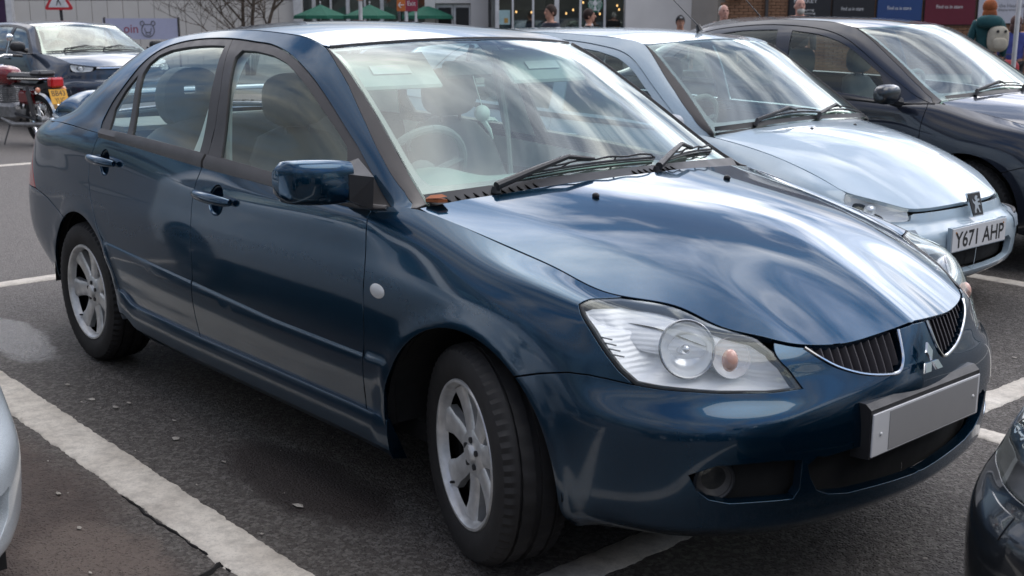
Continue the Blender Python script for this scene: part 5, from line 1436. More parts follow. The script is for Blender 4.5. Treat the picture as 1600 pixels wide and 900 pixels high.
# ---- navy car beyond
def build_navy():
    S,T_,H_=scale_all(ST,TK,HC,1.0,1.045,1.02,.06)
    B=Body(S,[(x+.0,y,z*1.005) for x,y,z in T_],H_)
    root=empty('parked_hatchback',(-1.15,4.82,0),0,'dark navy five-door car with glossy black door mirror, farthest right beyond the pale blue hatchback','car',GT)
    lamp=[(14.0,8.9),(14.3,9.8),(15.2,9.95),(16.0,9.9),(16.4,8.2),(16.6,7.2),(15.5,6.9),(14.6,6.9),(14.1,7.6)]
    o=dict(wb=2.60,rw=.315,rim=.215,cut=-.30,bc=-1.42,xh=-.97,xb=-2.6,bow=.12,bend=0,wing_edge=[(12.4,5.7),(13.2,6.2),(14.0,6.7),(13.9,9.),(13.8,9.95)],
      bump_edge=[(12.4,5.7),(13.2,6.2),(14.0,6.6),(14.6,6.8),(15.5,6.8),(16.6,7.1),(16.9,9.),(17.,9.8),(18,9.8)],lamp=lamp,
      holes=[[(18.99,3.8),(17,3.7),(16.6,3.0),(17,2.0),(18.99,1.8)]],cow=[(-.12,0),(-.13,.2),(-.15,.4),(-.2,.62),(-.235,.745)],
      dlo=[(-2.62,0),(-2.66,.28),(-2.52,.62),(-2.38,.82),(-2.2,.91),(-1.8,.93),(-1.5,.92),(-1.25,.90),(-1.05,.85),(-.85,.77),(-.66,.68),(-.48,.56),(-.34,.32),(-.26,0)],
      pil=[(-.96,.995),(-.76,.96),(-.56,.92),(-.40,.86),(-.30,.66),(-.265,0)],
      wins=[[(-2.5,.08),(-2.52,.3),(-2.38,.62),(-2.2,.82),(-1.9,.86),(-1.56,.86),(-1.50,.5),(-1.47,.08)],[(-1.36,.08),(-1.40,.5),(-1.44,.855),(-1.22,.83),(-1.02,.77),(-.84,.69),(-.68,.60),(-.62,.40),(-.60,.08)]],
      zc=[(-.87,1.418),(-1.1,1.45),(-1.5,1.478),(-2.0,1.48),(-2.6,1.44)],mir=(-.46,1.00,1.01),mirs=(.115,.062),mirmat=PBLACK,frame_mat=PDARK,zd=.935,zw=.965,xw=-.72,zseat=.0)
    E=generic_car(root,B,PDARK,o)
    Mesh().tube([(-2.2,0,1.48),(-2.36,-.0,1.62),(-2.6,0,1.86)],[.005,.003,.002],6).build('aerial',TRIM,root)
    # black rubbing strip low on the doors
    for s in(-1,1):
        uv=B.xz([(x,.62) for x in np.linspace(-1.9,-.34,10)]);Pp=B.A.raw(uv)+B.A.nor(uv)*.006;m=Mesh().tube([tuple(v) for v in Pp],.035,8)
        m.V=[(x,y,z) for x,y,z in m.V]
        if s<0:m.flipy()
        m.build('door_strip',TRIM,root)
# ---- slate SUV far left, white and black corners
def plain_hatch(name,loc,rz,label,mt,sx,sy,sz,rw=.30,lampmat=None,lamp=None,extra=None,cat='car',spokes=5,base=None,over=None):
    base,tk,hc=base or (gen_stations(),TKP,HCP);S,T_,H_=scale_all(base,tk,hc,sx,sy,sz);B=Body(S,T_,H_)
    root=empty(name,loc,rz,label,cat,GT)
    f=lambda q:[(a*sx,b) for a,b in q]
    o=dict(wb=2.58*sx,rw=rw,rim=rw-.09,sz=sz,zs=.31*sz,cut=-.40*sx,bc=-1.38*sx,xh=-.90*sx,xb=-2.85*sx,bow=.09,wing_edge=[(12.4,5.6),(13.2,6.3),(14.0,6.6),(14.2,7.8),(14.0,8.9),(13.95,9.9)],
      bump_edge=[(12.4,5.6),(13.2,6.3),(14.0,6.6),(14.6,6.8),(15.2,6.7),(16.0,6.7),(16.8,6.85),(16.9,8.0),(17.0,8.3),(17.5,8.4),(18.2,8.45)],bump_v=8.45,
      lamp=lamp or [(13.95,9.85),(14.3,9.97),(15.0,9.97),(15.7,9.97),(16.3,9.97),(16.75,9.9),(16.85,8.5),(16.75,6.9),(16.0,6.75),(15.2,6.75),(14.6,6.9),(14.2,7.8),(14.0,8.9)],
      holes=[[(18.99,3.2),(18,3.2),(17.2,3.2),(16.9,2.9),(17.0,1.9),(17.5,1.6),(18.2,1.5),(18.99,1.5)],[(14.7,3.4),(15.6,3.2),(16.2,2.8),(16.1,2.0),(15.2,2.0),(14.8,2.6)]],
      cow=[(-.185*sx,0),(-.19*sx,.2*sy),(-.205*sx,.4*sy),(-.235*sx,.58*sy),(-.28*sx,.70*sy)],
      dlo=f([(-2.75,0),(-2.82,.3),(-2.65,.62),(-2.45,.82),(-2.2,.90),(-1.8,.925),(-1.4,.92),(-1.15,.89),(-.98,.84),(-.80,.74),(-.62,.60),(-.50,.40),(-.42,0)]),
      pil=f([(-.885,.995),(-.75,.94),(-.58,.86),(-.42,.72),(-.31,.42),(-.28,0)]),
      wins=[f([(-2.55,.08),(-2.60,.35),(-2.45,.65),(-2.25,.82),(-1.9,.86),(-1.48,.86),(-1.44,.5),(-1.43,.08)]),f([(-1.33,.08),(-1.35,.5),(-1.38,.86),(-1.18,.835),(-1.02,.78),(-.86,.68),(-.70,.54),(-.60,.36),(-.56,.08)])],
      zc=[(x*sx,z*sz) for x,z in [(-.80,1.350),(-.95,1.373),(-1.3,1.402),(-1.8,1.412),(-2.4,1.405),(-3.0,1.36)]],mir=(-.47*sx,.95*sy,.985*sz),mirs=(.10,.065),frame_mat=TRIM,lampmat=lampmat or REFL,
      zd=.865*sz,zw=.90*sz,xw=-.70*sx,zseat=-.04+.1*(sz-1),spokes=spokes)
    o.update(over or {})
    E=generic_car(root,B,mt,o)
    p=panel(B.A,[(16.9,7.9),(19,7.9),(19,9.7),(16.9,9.7)],h=.06,gap=0,flange=0,off=-.03);pobj('grille_slot',join(mir(p),p),INNER,root)
    return root,B
build_pale()
build_navy()
RW,BW=plain_hatch('parked_hatchback',(-.93,-2.627,0),0,'silvery white car, only its rounded bumper corner showing at the left edge',PWHITE,1.,1.,1.04,over=dict(h=.035,rimmat=TRIM))
# black car: fuller nose, lamp outline like a swept almond
_L=[(a,min(b,9.95)) for a,b in SB.ia(LAMP3,(12.5,19))]
RB,BB=plain_hatch('parked_saloon',(2.045,.03,0),math.pi,'glossy black car facing the blue saloon nose to nose, bottom right corner',PBLACK,1.0,1.0,.965,base=(ST,TK,HC),lampmat=TRIM,
  over=dict(h=.03,lamp=_L,wing_edge=SB.xz(SEAM,(11,14.2))+SB.ia(LAMP3[16:]+LAMP3[:3])+[(13.25,9.99)],bump_edge=SB.xz(SEAM,(11,14.2))+SB.ia(LAMP3[9:17],(12,19))[::-1]+[(16.35,9.8),(17,9.8)],bump_v=9.8,
  holes=[[(18.99,3.8),(17,3.7),(16.6,3.0),(17,2.0),(18.99,1.8)]],xh=-1.035,bow=.10,xb=-2.4,cow=[(-.165,0),(-.19,.30),(-.245,.58),(-.285,.70),(-.298,.742)],
  cut=-.45,bc=-1.5,dlo=[(-2.41,0),(-2.41,.37),(-2.335,.60),(-2.2,.88),(-1.90,.93),(-1.46,.915),(-1.2,.88),(-.93,.79),(-.69,.70),(-.535,.54),(-.40,0)],pil=[(-1.02,.995),(-.83,.95),(-.67,.89),(-.53,.81),(-.39,.68),(-.318,0)],
  wins=[[(-2.3,.08),(-2.32,.4),(-2.2,.75),(-1.9,.86),(-1.6,.86),(-1.55,.08)],[(-1.40,.08),(-1.45,.5),(-1.50,.84),(-1.2,.82),(-.93,.71),(-.70,.58),(-.60,.08)]]))
def washer():
    A=BB.A
    for s in(-1,1):
        uv=[(14.6,5.9),(15.5,5.9),(15.5,4.9),(14.6,4.9)];q=panel(A,uv,h=.03,gap=0,flange=.004,off=.003)
        pobj('washer_flap',mir(q) if s<0 else q,PBLACK,RB)
washer()
_t=[(-.30,.715,1.07),(0,.67,1.035),(.22,.65,1.005),(.37,.635,.98),(.47,.615,.955),(.565,.535,.935),(.64,.46,.925),(.69,.38,.92),(.72,.22,.92),(.73,0,.925)]
_zk=lambda z:1.07+(z-.895)*(1.47-1.07)/(1.385-.895)
_hc=[(x,y,float(np.interp(x,[-.45,-.25,0,.3,.58,.67],[1.12,1.10,1.075,1.03,.96,.935]))-.25*y*y*.3) for x,y,z in HCP]
RS,BS=plain_hatch('parked_suv',(-13.55,3.84,-.06),R(0),'slate-grey sport utility car with slim bright headlights parked behind the red motorcycle',PSUV,1.05,1.06,1.0,rw=.34,
  base=(gen_stations(belt=1.06,cowl=1.07,nose=.92,shelf=.72,top=_t,rearz=1.2,z0=.24),[(x,y,_zk(z)) for x,y,z in TKP],_hc),
  lamp=[(14.0,9.6),(14.4,9.8),(15.2,9.9),(16.0,9.85),(16.7,9.6),(16.75,8.4),(16.0,8.0),(14.6,7.9),(14.1,8.6)],cat='suv',over=dict(mir=(-.50,.98,1.16),zd=1.04,zw=1.08,zseat=.1,seam_v=5,bump_edge=[(12.4,5.6),(13.2,6.3),(14.0,6.6),(14.1,7.8),(14.6,7.8),(16,7.9),(16.8,8.3),(17.0,8.6)],bump_v=8.6,mirmat=TRIM,zc=[(-.80*1.05,1.44),(-.95,1.465),(-1.3,1.49),(-1.8,1.50),(-2.4,1.49),(-3.1,1.45)]))
# chrome strip and slats on the SUV nose
def suv_face():
    A=BS.A
    m=Mesh();uv=[(u,9.15) for u in np.linspace(17.0,19.8,14)];Pp=A.raw([(min(u,19),v) for u,v in uv])
    pts=[tuple(p+np.array([.02,0,0])) for p in Pp];pts+=[(x,-y,z) for x,y,z in pts[::-1]]
    m.tube(pts,.012,6).build('grille_strip',CHROME,RS)
    Mesh().box((.80,0,.56),(.03,.52,.111),bev=.003).build('number_plate',PLATE,RS)
suv_face()
def copy_tree(o,parent=None):
    c=o.copy();col.objects.link(c);c.parent=parent
    for ch in list(o.children): copy_tree(ch,c)
    return c
# unseen cars added around the photographer to darken reflections in the paintwork
for src,loc,rz,lab in ((RB,(2.6,-5.25,0),math.pi,'unseen black car added to darken reflections on the photographer side, two bays from the black corner car'),
                       (RB,(-.9,-5.15,0),0,'unseen black car added to darken reflections beyond the silvery white car, two bays from the blue saloon'),
                       (RS,(10.2,-3.3,0),0,'unseen slate sport utility car added to darken reflections across the aisle behind the photographer'),
                       (RB,(10.0,-6.0,0),0,'unseen black car added to darken reflections across the aisle beside the slate sport utility car'),
                       (RB,(10.1,-.6,0),0,'unseen black car added to darken reflections across the aisle behind the black corner car')):
    c=copy_tree(src);c.location=loc;c.rotation_euler=(0,0,rz);c['label']=lab
# ---------------------------------------------------------------- the shops behind, laid out in a frame across the view (r = along the fronts, D = distance from the photographer)
FW=Vector((math.cos(YAW),math.sin(YAW),0));RT=Vector((FW.y,-FW.x,0));O=Vector((CAM.x,CAM.y,0))
BRZ=math.atan2(RT.y,RT.x)                      # rotation of anything facing the car park
def W(r,D,z=0): return O+RT*r+FW*D+Vector((0,0,z))
def site(name,r,D,label,cat,group=None,z=0,rz=0): return empty(name,W(r,D,z),BRZ+rz,label,cat,group)
CLAD=plain('cream_cladding',(.62,.59,.55),.7,bump=.1,bscale=40,var=.05,vscale=1)
OFFW=plain('off_white_render',(.66,.64,.62),.75,bump=.2,bscale=60,var=.06,vscale=1.5)
GREYR=plain('grey_render',(.40,.385,.37),.8,bump=.2,bscale=60,var=.08,vscale=2)
MULL=plain('white_mullion',(.62,.62,.63),.45)
GREYG=plain('blind_grey',(.20,.185,.175),.7,var=.18,vscale=3)
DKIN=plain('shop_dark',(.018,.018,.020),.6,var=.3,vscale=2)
G_SHOP=glass('shop_glass',(.75,.78,.78),.02,.02)
def _brick(n):
    g=n.n('TexCoord').outputs['Object'];c=n.mix(n.ramp(n.noise(30,4,.6,g),[(.3,0.),(.7,1.)]),(.17,.085,.05),(.29,.16,.09));n.out(n.bsdf(c,.85,0,0,n.bump(n.noise(150,4,.6,g),.4,.004)))
BRK=mat('buff_brick',_brick)
MORT=plain('mortar',(.30,.27,.23),.9)
GREEN=plain('green_canvas',(.012,.12,.075),.8,bump=.3,bscale=120)
PURPLE=plain('purple_panel',(.045,.018,.06),.4)
BLUEP=plain('blue_panel',(.025,.065,.20),.4,var=.04);MAROON=plain('maroon_panel',(.13,.012,.028),.4,var=.04);BLKP=plain('charcoal_panel',(.022,.022,.026),.4,var=.04);PALEP=plain('pale_panel',(.50,.50,.55),.45,var=.04)
INKW=plain('ink_white',(.72,.72,.72),.5);INKG=plain('ink_grey',(.13,.13,.14),.5);ORANGE=plain('orange_panel',(.55,.15,.03),.45);INKR=plain('ink_plum',(.30,.03,.06),.5)
WARM=bpy.data.materials.new('warm_bulb');_n=NT(WARM);_e=_n.n('Emission');_e.inputs[0].default_value=(1,.55,.2,1);_e.inputs[1].default_value=3.5;_n.out(_e.outputs[0])
def bx(name,m,par,c,d,bev=0,**k): return Mesh().box(c,d,bev=bev).build(name,m,par,smooth=False,**k)
# pavement in front of the shops
pv=Mesh();a=[W(-60,25.5),W(60,25.5),W(60,60),W(-60,60)]
pv.add([tuple(v) for v in a]+[tuple(v+Vector((0,0,.12))) for v in a],[(4,5,6,7),(0,1,5,4),(1,2,6,5),(3,0,4,7)])
tag(pv.build('pavement',plain('paving_grey',(.20,.19,.18),.85,bump=.3,bscale=30,var=.15,vscale=1),None,smooth=False),kind='structure')
# 1. cream clad store wall
D0=33.
t=site('store_building',-10,D0,'long cream panelled store wall at the left, with a dark purple entrance panel','building')
n_=0
for i in range(18):
    x0=-3.62+i*.425;x1=x0+.42
    bx('wall_panel',CLAD,t,((x0+x1)/2-.0,0,.98),(x1-x0-.008,.10,1.94),bev=.004);bx('wall_panel',CLAD,t,((x0+x1)/2,0.0,3.6),(x1-x0-.008,.10,3.26),bev=.004)
bx('wall_core',GREYR,t,(-0.2,.30,2.6),(8.5,.45,5.2))
bx('cornice',CLAD,t,(-.2,-.02,5.3),(8.6,.3,.18));bx('corner_post',MULL,t,(4.15,-.06,2.6),(.22,.30,5.2),bev=.01)
bx('entrance_panel',PURPLE,t,(-4.72,-.14,1.75),(1.9,.2,3.5));bx('entrance_post',MULL,t,(-3.69,-.14,2.6),(.16,.22,5.2))
bx('plinth',GREYR,t,(-.1,-.06,.12),(8.4,.08,.24))
# 2. glazed hall with grey blinds
t=site('glazed_hall',-4.0,D0+.6,'grey glazed hall with white uprights behind the green parasols','building')
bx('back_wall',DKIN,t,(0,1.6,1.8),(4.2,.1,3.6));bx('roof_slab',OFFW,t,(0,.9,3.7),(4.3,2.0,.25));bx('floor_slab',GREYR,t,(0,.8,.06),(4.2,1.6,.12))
for i in range(9):
    x=-2.0+i*.475
    bx('mullion',MULL,t,(x,0,1.8),(.10 if i%2 else .055,.10,3.6),bev=.005)
    if i<8:
        bx('blind',GREYG,t,(x+.237,.10,1.95),(.40,.02,1.5));bx('window_pane',G_SHOP,t,(x+.237,.0,1.8),(.40,.012,3.4))
        bx('transom',MULL,t,(x+.237,0,1.12),(.38,.06,.05))
# 3. white lobby with double doors
t=site('lobby_building',-1.35,D0-1.3,'off-white lobby block with white double doors and dark panes','building')
for x,w_ in ((-.795,.27),(.60,.66)): bx('wall',OFFW,t,(x,0,2.0),(w_,.4,4.0))
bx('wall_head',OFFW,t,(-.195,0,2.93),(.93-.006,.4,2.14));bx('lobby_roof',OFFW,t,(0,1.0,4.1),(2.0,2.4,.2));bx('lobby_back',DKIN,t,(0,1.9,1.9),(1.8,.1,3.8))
bx('side_wall',OFFW,t,(-.88,1.0,2.0),(.1,1.6,4.0));bx('side_wall',OFFW,t,(.88,1.0,2.0),(.1,1.6,4.0))
for i,x in enumerate((-.425,.035)):
    d_=bx('door',MULL,t,(x,-.05,.92),(.45,.05,1.84),bev=.004);bx('door_pane',DKIN,d_,(x+.01,-.082,1.30),(.34,.012,.90));bx('door_handle',SATIN,d_,(x+(.19 if i==0 else -.19),-.10,.95),(.02,.03,.25))
# 4. coffee shop front
t=site('coffee_shop',1.22,D0-2.2,'dark glazed coffee shop front with warm hanging bulbs and a round green emblem','building')
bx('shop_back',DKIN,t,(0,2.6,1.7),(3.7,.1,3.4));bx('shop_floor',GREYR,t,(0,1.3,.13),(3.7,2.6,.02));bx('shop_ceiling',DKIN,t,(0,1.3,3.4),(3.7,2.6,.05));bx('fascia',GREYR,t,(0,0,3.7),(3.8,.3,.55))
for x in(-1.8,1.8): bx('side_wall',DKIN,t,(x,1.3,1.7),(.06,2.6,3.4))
MX=[(-1.60,.10),(-1.20,.05),(-.68,.055),(-.076,.12),(.53,.06),(1.15,.06),(1.67,.05)]
for x,w_ in MX: bx('mullion',MULL,t,(x,0,1.7),(w_,.09,3.4),bev=.005)
for (a_,_),(b_,_) in zip(MX,MX[1:]): bx('window_pane',G_SHOP,t,((a_+b_)/2,0,1.7),(b_-a_-.06,.012,3.3))
bx('window_poster',plain('poster_blue',(.35,.50,.52),.6),t,(-1.41,-.012,1.50),(.28,.006,.36));bx('poster_cup',plain('poster_gold',(.42,.25,.06),.6),t,(-1.37,-.018,1.42),(.10,.004,.12))
bx('counter',plain('counter_blue',(.02,.06,.13),.6),t,(-.75,1.9,.75),(1.6,.5,1.2))
bx('picture_panel',GREYG,t,(-1.0,2.5,1.95),(1.4,.04,.5))
for x,z in((-1.11,1.64),(-.71,1.63),(.20,1.60),(.38,1.69),(.64,1.88),(1.08,1.59),(1.53,1.80),(1.58,1.70),(-.3,2.1),(1.25,2.15)):
    b=Mesh().ell((x,.7,z),(.022,.022,.030),10,8).build('pendant_bulb',WARM,t);Mesh().tube([(x,.7,z+.03),(x,.7,3.38)],.004,5).build('pendant_cord',TRIM,b)
# round green emblem with a pale crowned figure, hung inside the glass
em=Mesh().lathe([(.0001,-.03),(.185,-.03),(.19,-.02),(.19,.0)],40,'y',(.905,-.03,1.82)).build('round_emblem',plain('emblem_green',(.012,.17,.10),.4),t)
wv=Mesh()
for s in(-1,1):
    for k,(a,b) in enumerate(((.075,.16),(.105,.13),(.130,.09),(.155,.05))):
        pts=[(.90+s*(a+.018*math.sin(3+6*q)),-.064,1.82+.10-b*1.9*q) for q in np.linspace(0,1,10)];wv.tube(pts,.008,5)
    wv.tube([(.90+s*.02,-.064,1.82-.06),(.90+s*.04,-.064,1.82-.13),(.90+s*.10,-.064,1.82-.17)],.008,5)
wv.ell((.90,-.062,1.85),(.052,.008,.065),16,8);wv.prism([(.86,1.92),(.88,1.96),(.90,1.93),(.92,1.96),(.94,1.92)],-.068,-.06,'xz');wv.prism([(.87,1.67),(.94,1.67),(.925,1.78),(.885,1.78)],-.068,-.06,'xz')
tag(wv.build('emblem_figure',INKW,em),kind='stuff')
# 5. off-white column block and grey return
t=site('column_block',4.0,D0-2.3,'plain off-white rendered block between the coffee shop and the brick wall','building')
bx('wall',OFFW,t,(-.30,0,2.4),(1.66,.6,4.8));bx('return_wall',GREYR,t,(.93,.25,2.4),(.76,.5,4.8))
for i in range(1): bx('plinth',GREYR,t,(-.3,-.32,.2),(1.66,.04,.3))
# 6. brick store front with promotional panels
DB=29.5
t=site('brick_store',9.1,DB,'buff brick store front carrying dark, blue, maroon and pale promotional panels','building')
bx('wall_core',MORT,t,(.3,.20,2.4),(8.6,.34,4.8))
rb=random.Random(2);bm_=[]
base_me=None
def brick(x,z,w_):
    global base_me
    if base_me is None:
        o=Mesh().box((0,0,0),(.215,.06,.065),bev=.004).build('brick',BRK,t,smooth=False);base_me=o.data
    else: o=bpy.data.objects.new('brick',base_me);col.objects.link(o);o.parent=t
    o.location=(x,.0+rb.uniform(-.002,.002),z);o.scale=(w_/.215,1,1);o.rotation_euler=(0,0,0)
big=Mesh();cnt=0
for row in range(60):
    z=.17+row*.075
    for k in range(42):
        x=-3.88+k*.225+(.1125 if row%2 else 0)
        if x>4.6: continue
        vis=(z>1.0 and z<2.05) and (x<-2.55 or (z<1.36 and -.5<x<3.4))
        if vis and cnt<290: brick(x,z,.215);cnt+=1
        else: big.box((x,.0,z),(.215,.06,.065))
tag(big.build('brickwork',BRK,t,smooth=False),kind='stuff')
PZ=1.40
def ppanel(x0,x1,mt,z0,lines,ink,fs=.075):
    p_=bx('promo_panel',mt,t,((x0+x1)/2,-.06,z0+1.1),(x1-x0-.03,.05,2.2),bev=.004)
    bx('panel_frame',TRIM,p_,((x0+x1)/2,-.045,z0+1.1),(x1-x0+.01,.03,2.24))
    for s,x,z,h,w_ in lines: text_on('panel_lettering',s,p_,(x,-.088,z),h,w_,0,ink)
px2=lambda px:(px-800)/1834*.977*DB-9.1
zz=lambda py:1.462+(29.6-py)*.01655
ppanel(px2(1230),px2(1296),BLKP,zz(33),[('MARKET',px2(1256),zz(4),.085,.56),('Shopping',px2(1256),zz(17),.065,.42),('opening',px2(1260),zz(22),.06,.36)],INKW)
ppanel(px2(1298),px2(1364),BLKP,zz(33),[('Find us in store',px2(1329),zz(15),.085,.54)],INKW)
ppanel(px2(1367),px2(1438),BLUEP,zz(32),[('Find us in store',px2(1402),zz(14),.085,.58)],INKW)
ppanel(px2(1441),px2(1521),MAROON,zz(38),[('Find us in store',px2(1480),zz(12),.085,.64)],INKW)
ppanel(px2(1524),px2(1597),PALEP,zz(36),[('in the Health &',px2(1573),zz(10.5),.085,.74),('department',px2(1573),zz(17),.085,.56)],INKG)
for r_ in(1.2,3.4): bx('down_pipe',SATIN,t,(px2(1196)+0*r_,-.07,2.4),(.07,.07,4.6)) if r_<2 else None
sw=Mesh();[sw.ell((px2(1140)+.12*i,-.12,zz(0)),(.07,.06,.05),10,6) for i in range(3)];sw.build('wall_lamp',TRIM,t)
# signs, posts, parasols
t=site('road_sign',-9.55,25.4,'red-bordered triangular pedestrian warning sign on a leaning black pole','sign')
tri=lambda s:[(-s,-s*.577),(s,-s*.577),(0,s*1.155)]
def rtri(s,r_):
    o=[];P3=tri(s)
    for i,(x,y) in enumerate(P3):
        a0=[-150,-30,90][i]
        for a in(a0-55,a0-20,a0+20,a0+55): o.append((x*(1-r_/s*1.0)+r_*math.cos(R(a)),y*(1-r_/s)+r_*math.sin(R(a))))
    return o
pz=1.83
pl_=Mesh().prism([(x,z+pz) for x,z in rtri(.29,.04)],-.0,-.015,'xz').build('sign_plate',plain('sign_red',(.55,.03,.04),.4),t,smooth=False)
Mesh().prism([(x,z+pz-.0) for x,z in rtri(.215,.015)],-.015,-.018,'xz').build('sign_face',INKW,pl_,smooth=False)
f_=Mesh();f_.ell((.0,-.02,pz+.175),(.022,.003,.024),12,6);f_.tube([(0,-.02,pz+.14),(.0,-.02,pz+.02)],.018,6).tube([(0,-.02,pz+.03),(-.045,-.02,pz-.09)],.010,6).tube([(0,-.02,pz+.03),(.05,-.02,pz-.08)],.010,6).tube([(0,-.02,pz+.12),(-.05,-.02,pz+.05)],.008,6).tube([(0,-.02,pz+.12),(.045,-.02,pz+.06)],.008,6)
f_.build('walking_figure',TRIM,pl_)
Mesh().tube([(.07,.03,0),(.0,.03,2.3)],.032,10).build('sign_pole',TRIM,t)
t=site('banner_sign',-8.2,28.6,'low pale lilac banner board with a line-drawn animal face beside the cream wall','sign')
bx('banner_board',plain('lilac_board',(.46,.47,.62),.5,var=.03),t,(-.65,0,1.23),(1.78,.03,.49));bx('banner_post',SATIN,t,(.26,.0,.75),(.04,.05,1.5));bx('banner_post',SATIN,t,(-1.5,.0,.75),(.04,.05,1.5))
text_on('banner_lettering','oin',t,(-.88,-.02,1.23),.19,.34,0,INKR)
fc=Mesh();loop=lambda cx,cz,rx,rz,a0=0,a1=360,n=22:[(cx-1.05+rx*math.cos(R(a)),-.022,cz+rz*math.sin(R(a))) for a in np.linspace(a0,a1,n)]
fc.tube(loop(.58,1.20,.15,.16,140,400),.010,5);fc.tube(loop(.45,1.36,.045,.05),.010,5);fc.tube(loop(.71,1.36,.045,.05),.010,5);fc.tube(loop(.58,1.22,.075,.08,-200,20),.008,5);fc.tube(loop(.58,1.115,.06,.035),.008,5);fc.tube([(-.55,-.022,1.335),(-.39,-.022,1.335)],.008,5)
tag(fc.build('banner_face',INKG,t),kind='stuff')
def parasol(r,D,label):
    t=site('parasol',r,D,label,'parasol','green parasols of the coffee terrace')
    V=[(0,0,1.83)];n=8
    for rr,z in((.32,1.69),(.70,1.545),(.72,1.46)):
        for k in range(n):
            a=2*math.pi*k/n+.39;V.append((rr*math.cos(a)*(1),rr*math.sin(a),z))
    F=[(0,1+k,1+(k+1)%n) for k in range(n)]
    for i in range(2):
        for k in range(n): F.append((1+i*n+k,1+(i+1)*n+k,1+(i+1)*n+(k+1)%n,1+i*n+(k+1)%n))
    Mesh().add(V,F).build('canopy',GREEN,t,smooth=False);Mesh().tube([(0,0,.12),(0,0,1.84)],.02,8).build('pole',MULL,t)
    Mesh().lathe([(.0001,.20),(.2,.18),(.22,.12)],16).build('base',GREYR,t);Mesh().ell((0,0,1.88),(.022,.022,.03),8,6).build('finial',MULL,t)
parasol(-4.98,31.3,'green parasol directly right of the cream wall corner, leftmost of three');parasol(-3.70,31.3,'green parasol behind the orange disc signpost, middle of three');parasol(-2.21,31.6,'green parasol right of the Exit sign, partly hidden, rightmost of three')
t=site('signpost',-3.85,30.6,'white signpost carrying an orange disc in front of the green parasols','sign')
Mesh().tube([(0,0,.12),(0,0,2.0)],.05,12).build('post',MULL,t);Mesh().lathe([(.0001,-.03),(.2,-.03),(.2,.0)],30,'y',(0,-.04,2.12)).build('disc',ORANGE,t)
t=site('exit_sign',-2.62,30.0,'orange and plum Exit sign with a left-pointing arrow on white posts','sign')
bx('sign_panel',ORANGE,t,(-.14,0,1.86),(.21,.03,.42));bx('sign_panel',PURPLE if 0 else INKR,t,(.12,0,1.86),(.30,.03,.42))
text_on('exit_lettering','Exit',t,(.12,-.02,1.84),.11,.20,0,INKW)
Mesh().tube([(-.07,-.02,1.80),(-.20,-.02,1.80)],.012,6).tube([(-.15,-.02,1.87),(-.205,-.02,1.80),(-.15,-.02,1.73)],.012,6).build('arrow',INKW,t)
for x,w_ in((-.20,.018),(-.02,.045),(.22,.028)): Mesh().tube([(x,.03,.12),(x,.03,1.9)],w_,8).build('post',MULL if w_>.02 else SATIN,t)
t=site('bollard_post',7.57,18.0,'plain white post standing in front of the pale promotional panel','post')
Mesh().lathe([(.034,0),(.034,3.2),(.03,3.22),(.0001,3.22)],16).build('shaft',MULL,t);Mesh().lathe([(.12,0),(.12,.15),(.08,.17)],16).build('collar',GREYR,t)
# ---------------------------------------------------------------- bare trees
BARK=plain('bark',(.085,.065,.05),.9,bump=.5,bscale=60,var=.3)
def tree_mesh(seed,h=5.2,levels=5,trunk=.09,spread=.55,low=.9,multi=1):
    rn=random.Random(seed);tr=Mesh();cr=Mesh()
    def grow(p,d,l,r,lev):
        pts=[p];q=Vector(p);dd=Vector(d).normalized();n=4 if lev<2 else 3
        for i in range(n):
            dd=(dd+Vector((rn.uniform(-1,1),rn.uniform(-1,1),rn.uniform(-.2,.7)))*.16).normalized();q=q+dd*l/n;pts.append(tuple(q))
        rr=[r*(1-.55*i/n) for i in range(n+1)];(tr if lev==0 else cr).tube(pts,rr,6 if lev<2 else 3,cap=False)
        if lev>=levels: return
        k=[6,5,5,4,3][min(lev,4)]
        for i in range(k):
            t=rn.uniform(.35,1) if lev else rn.uniform(low/h*1.6,1);j=min(n-1,int(t*n));a=Vector(pts[j]).lerp(Vector(pts[j+1]),t*n-j)
            ax=Vector((rn.uniform(-1,1),rn.uniform(-1,1),rn.uniform(-.1,.55))).normalized()
            nd=(dd*(1-spread)+ax*(spread+.25)).normalized();grow(tuple(a),nd,l*rn.uniform(.5,.78),r*.42*rn.uniform(.8,1.1)+.0015,lev+1)
    for m in range(multi):
        a=m*2.1;grow((.08*math.cos(a)*(multi>1),.08*math.sin(a)*(multi>1),0),(rn.uniform(-.25,.25)*(multi>1),rn.uniform(-.25,.25)*(multi>1),1),h*.55,trunk,0)
    return tr,cr
def bare_tree(loc,rz,label,seed,group=None,shared={},**k):
    key=(seed,tuple(sorted(k.items())));e=empty('bare_tree',loc,rz,label,'tree',group)
    if key not in shared:
        a,b=tree_mesh(seed,**k);x=a.build('trunk',BARK,e);y=b.build('crown',BARK,e,smooth=False);shared[key]=(x,y)
    else:
        for o in shared[key]:
            c=o.copy();col.objects.link(c);c.parent=e
    return e
bare_tree(W(-6.35,29.0,.12),0,'bushy leafless tree in front of the cream wall behind the saloon roof',11,h=4.6,levels=4,trunk=.06,spread=.6,low=.35,multi=3)
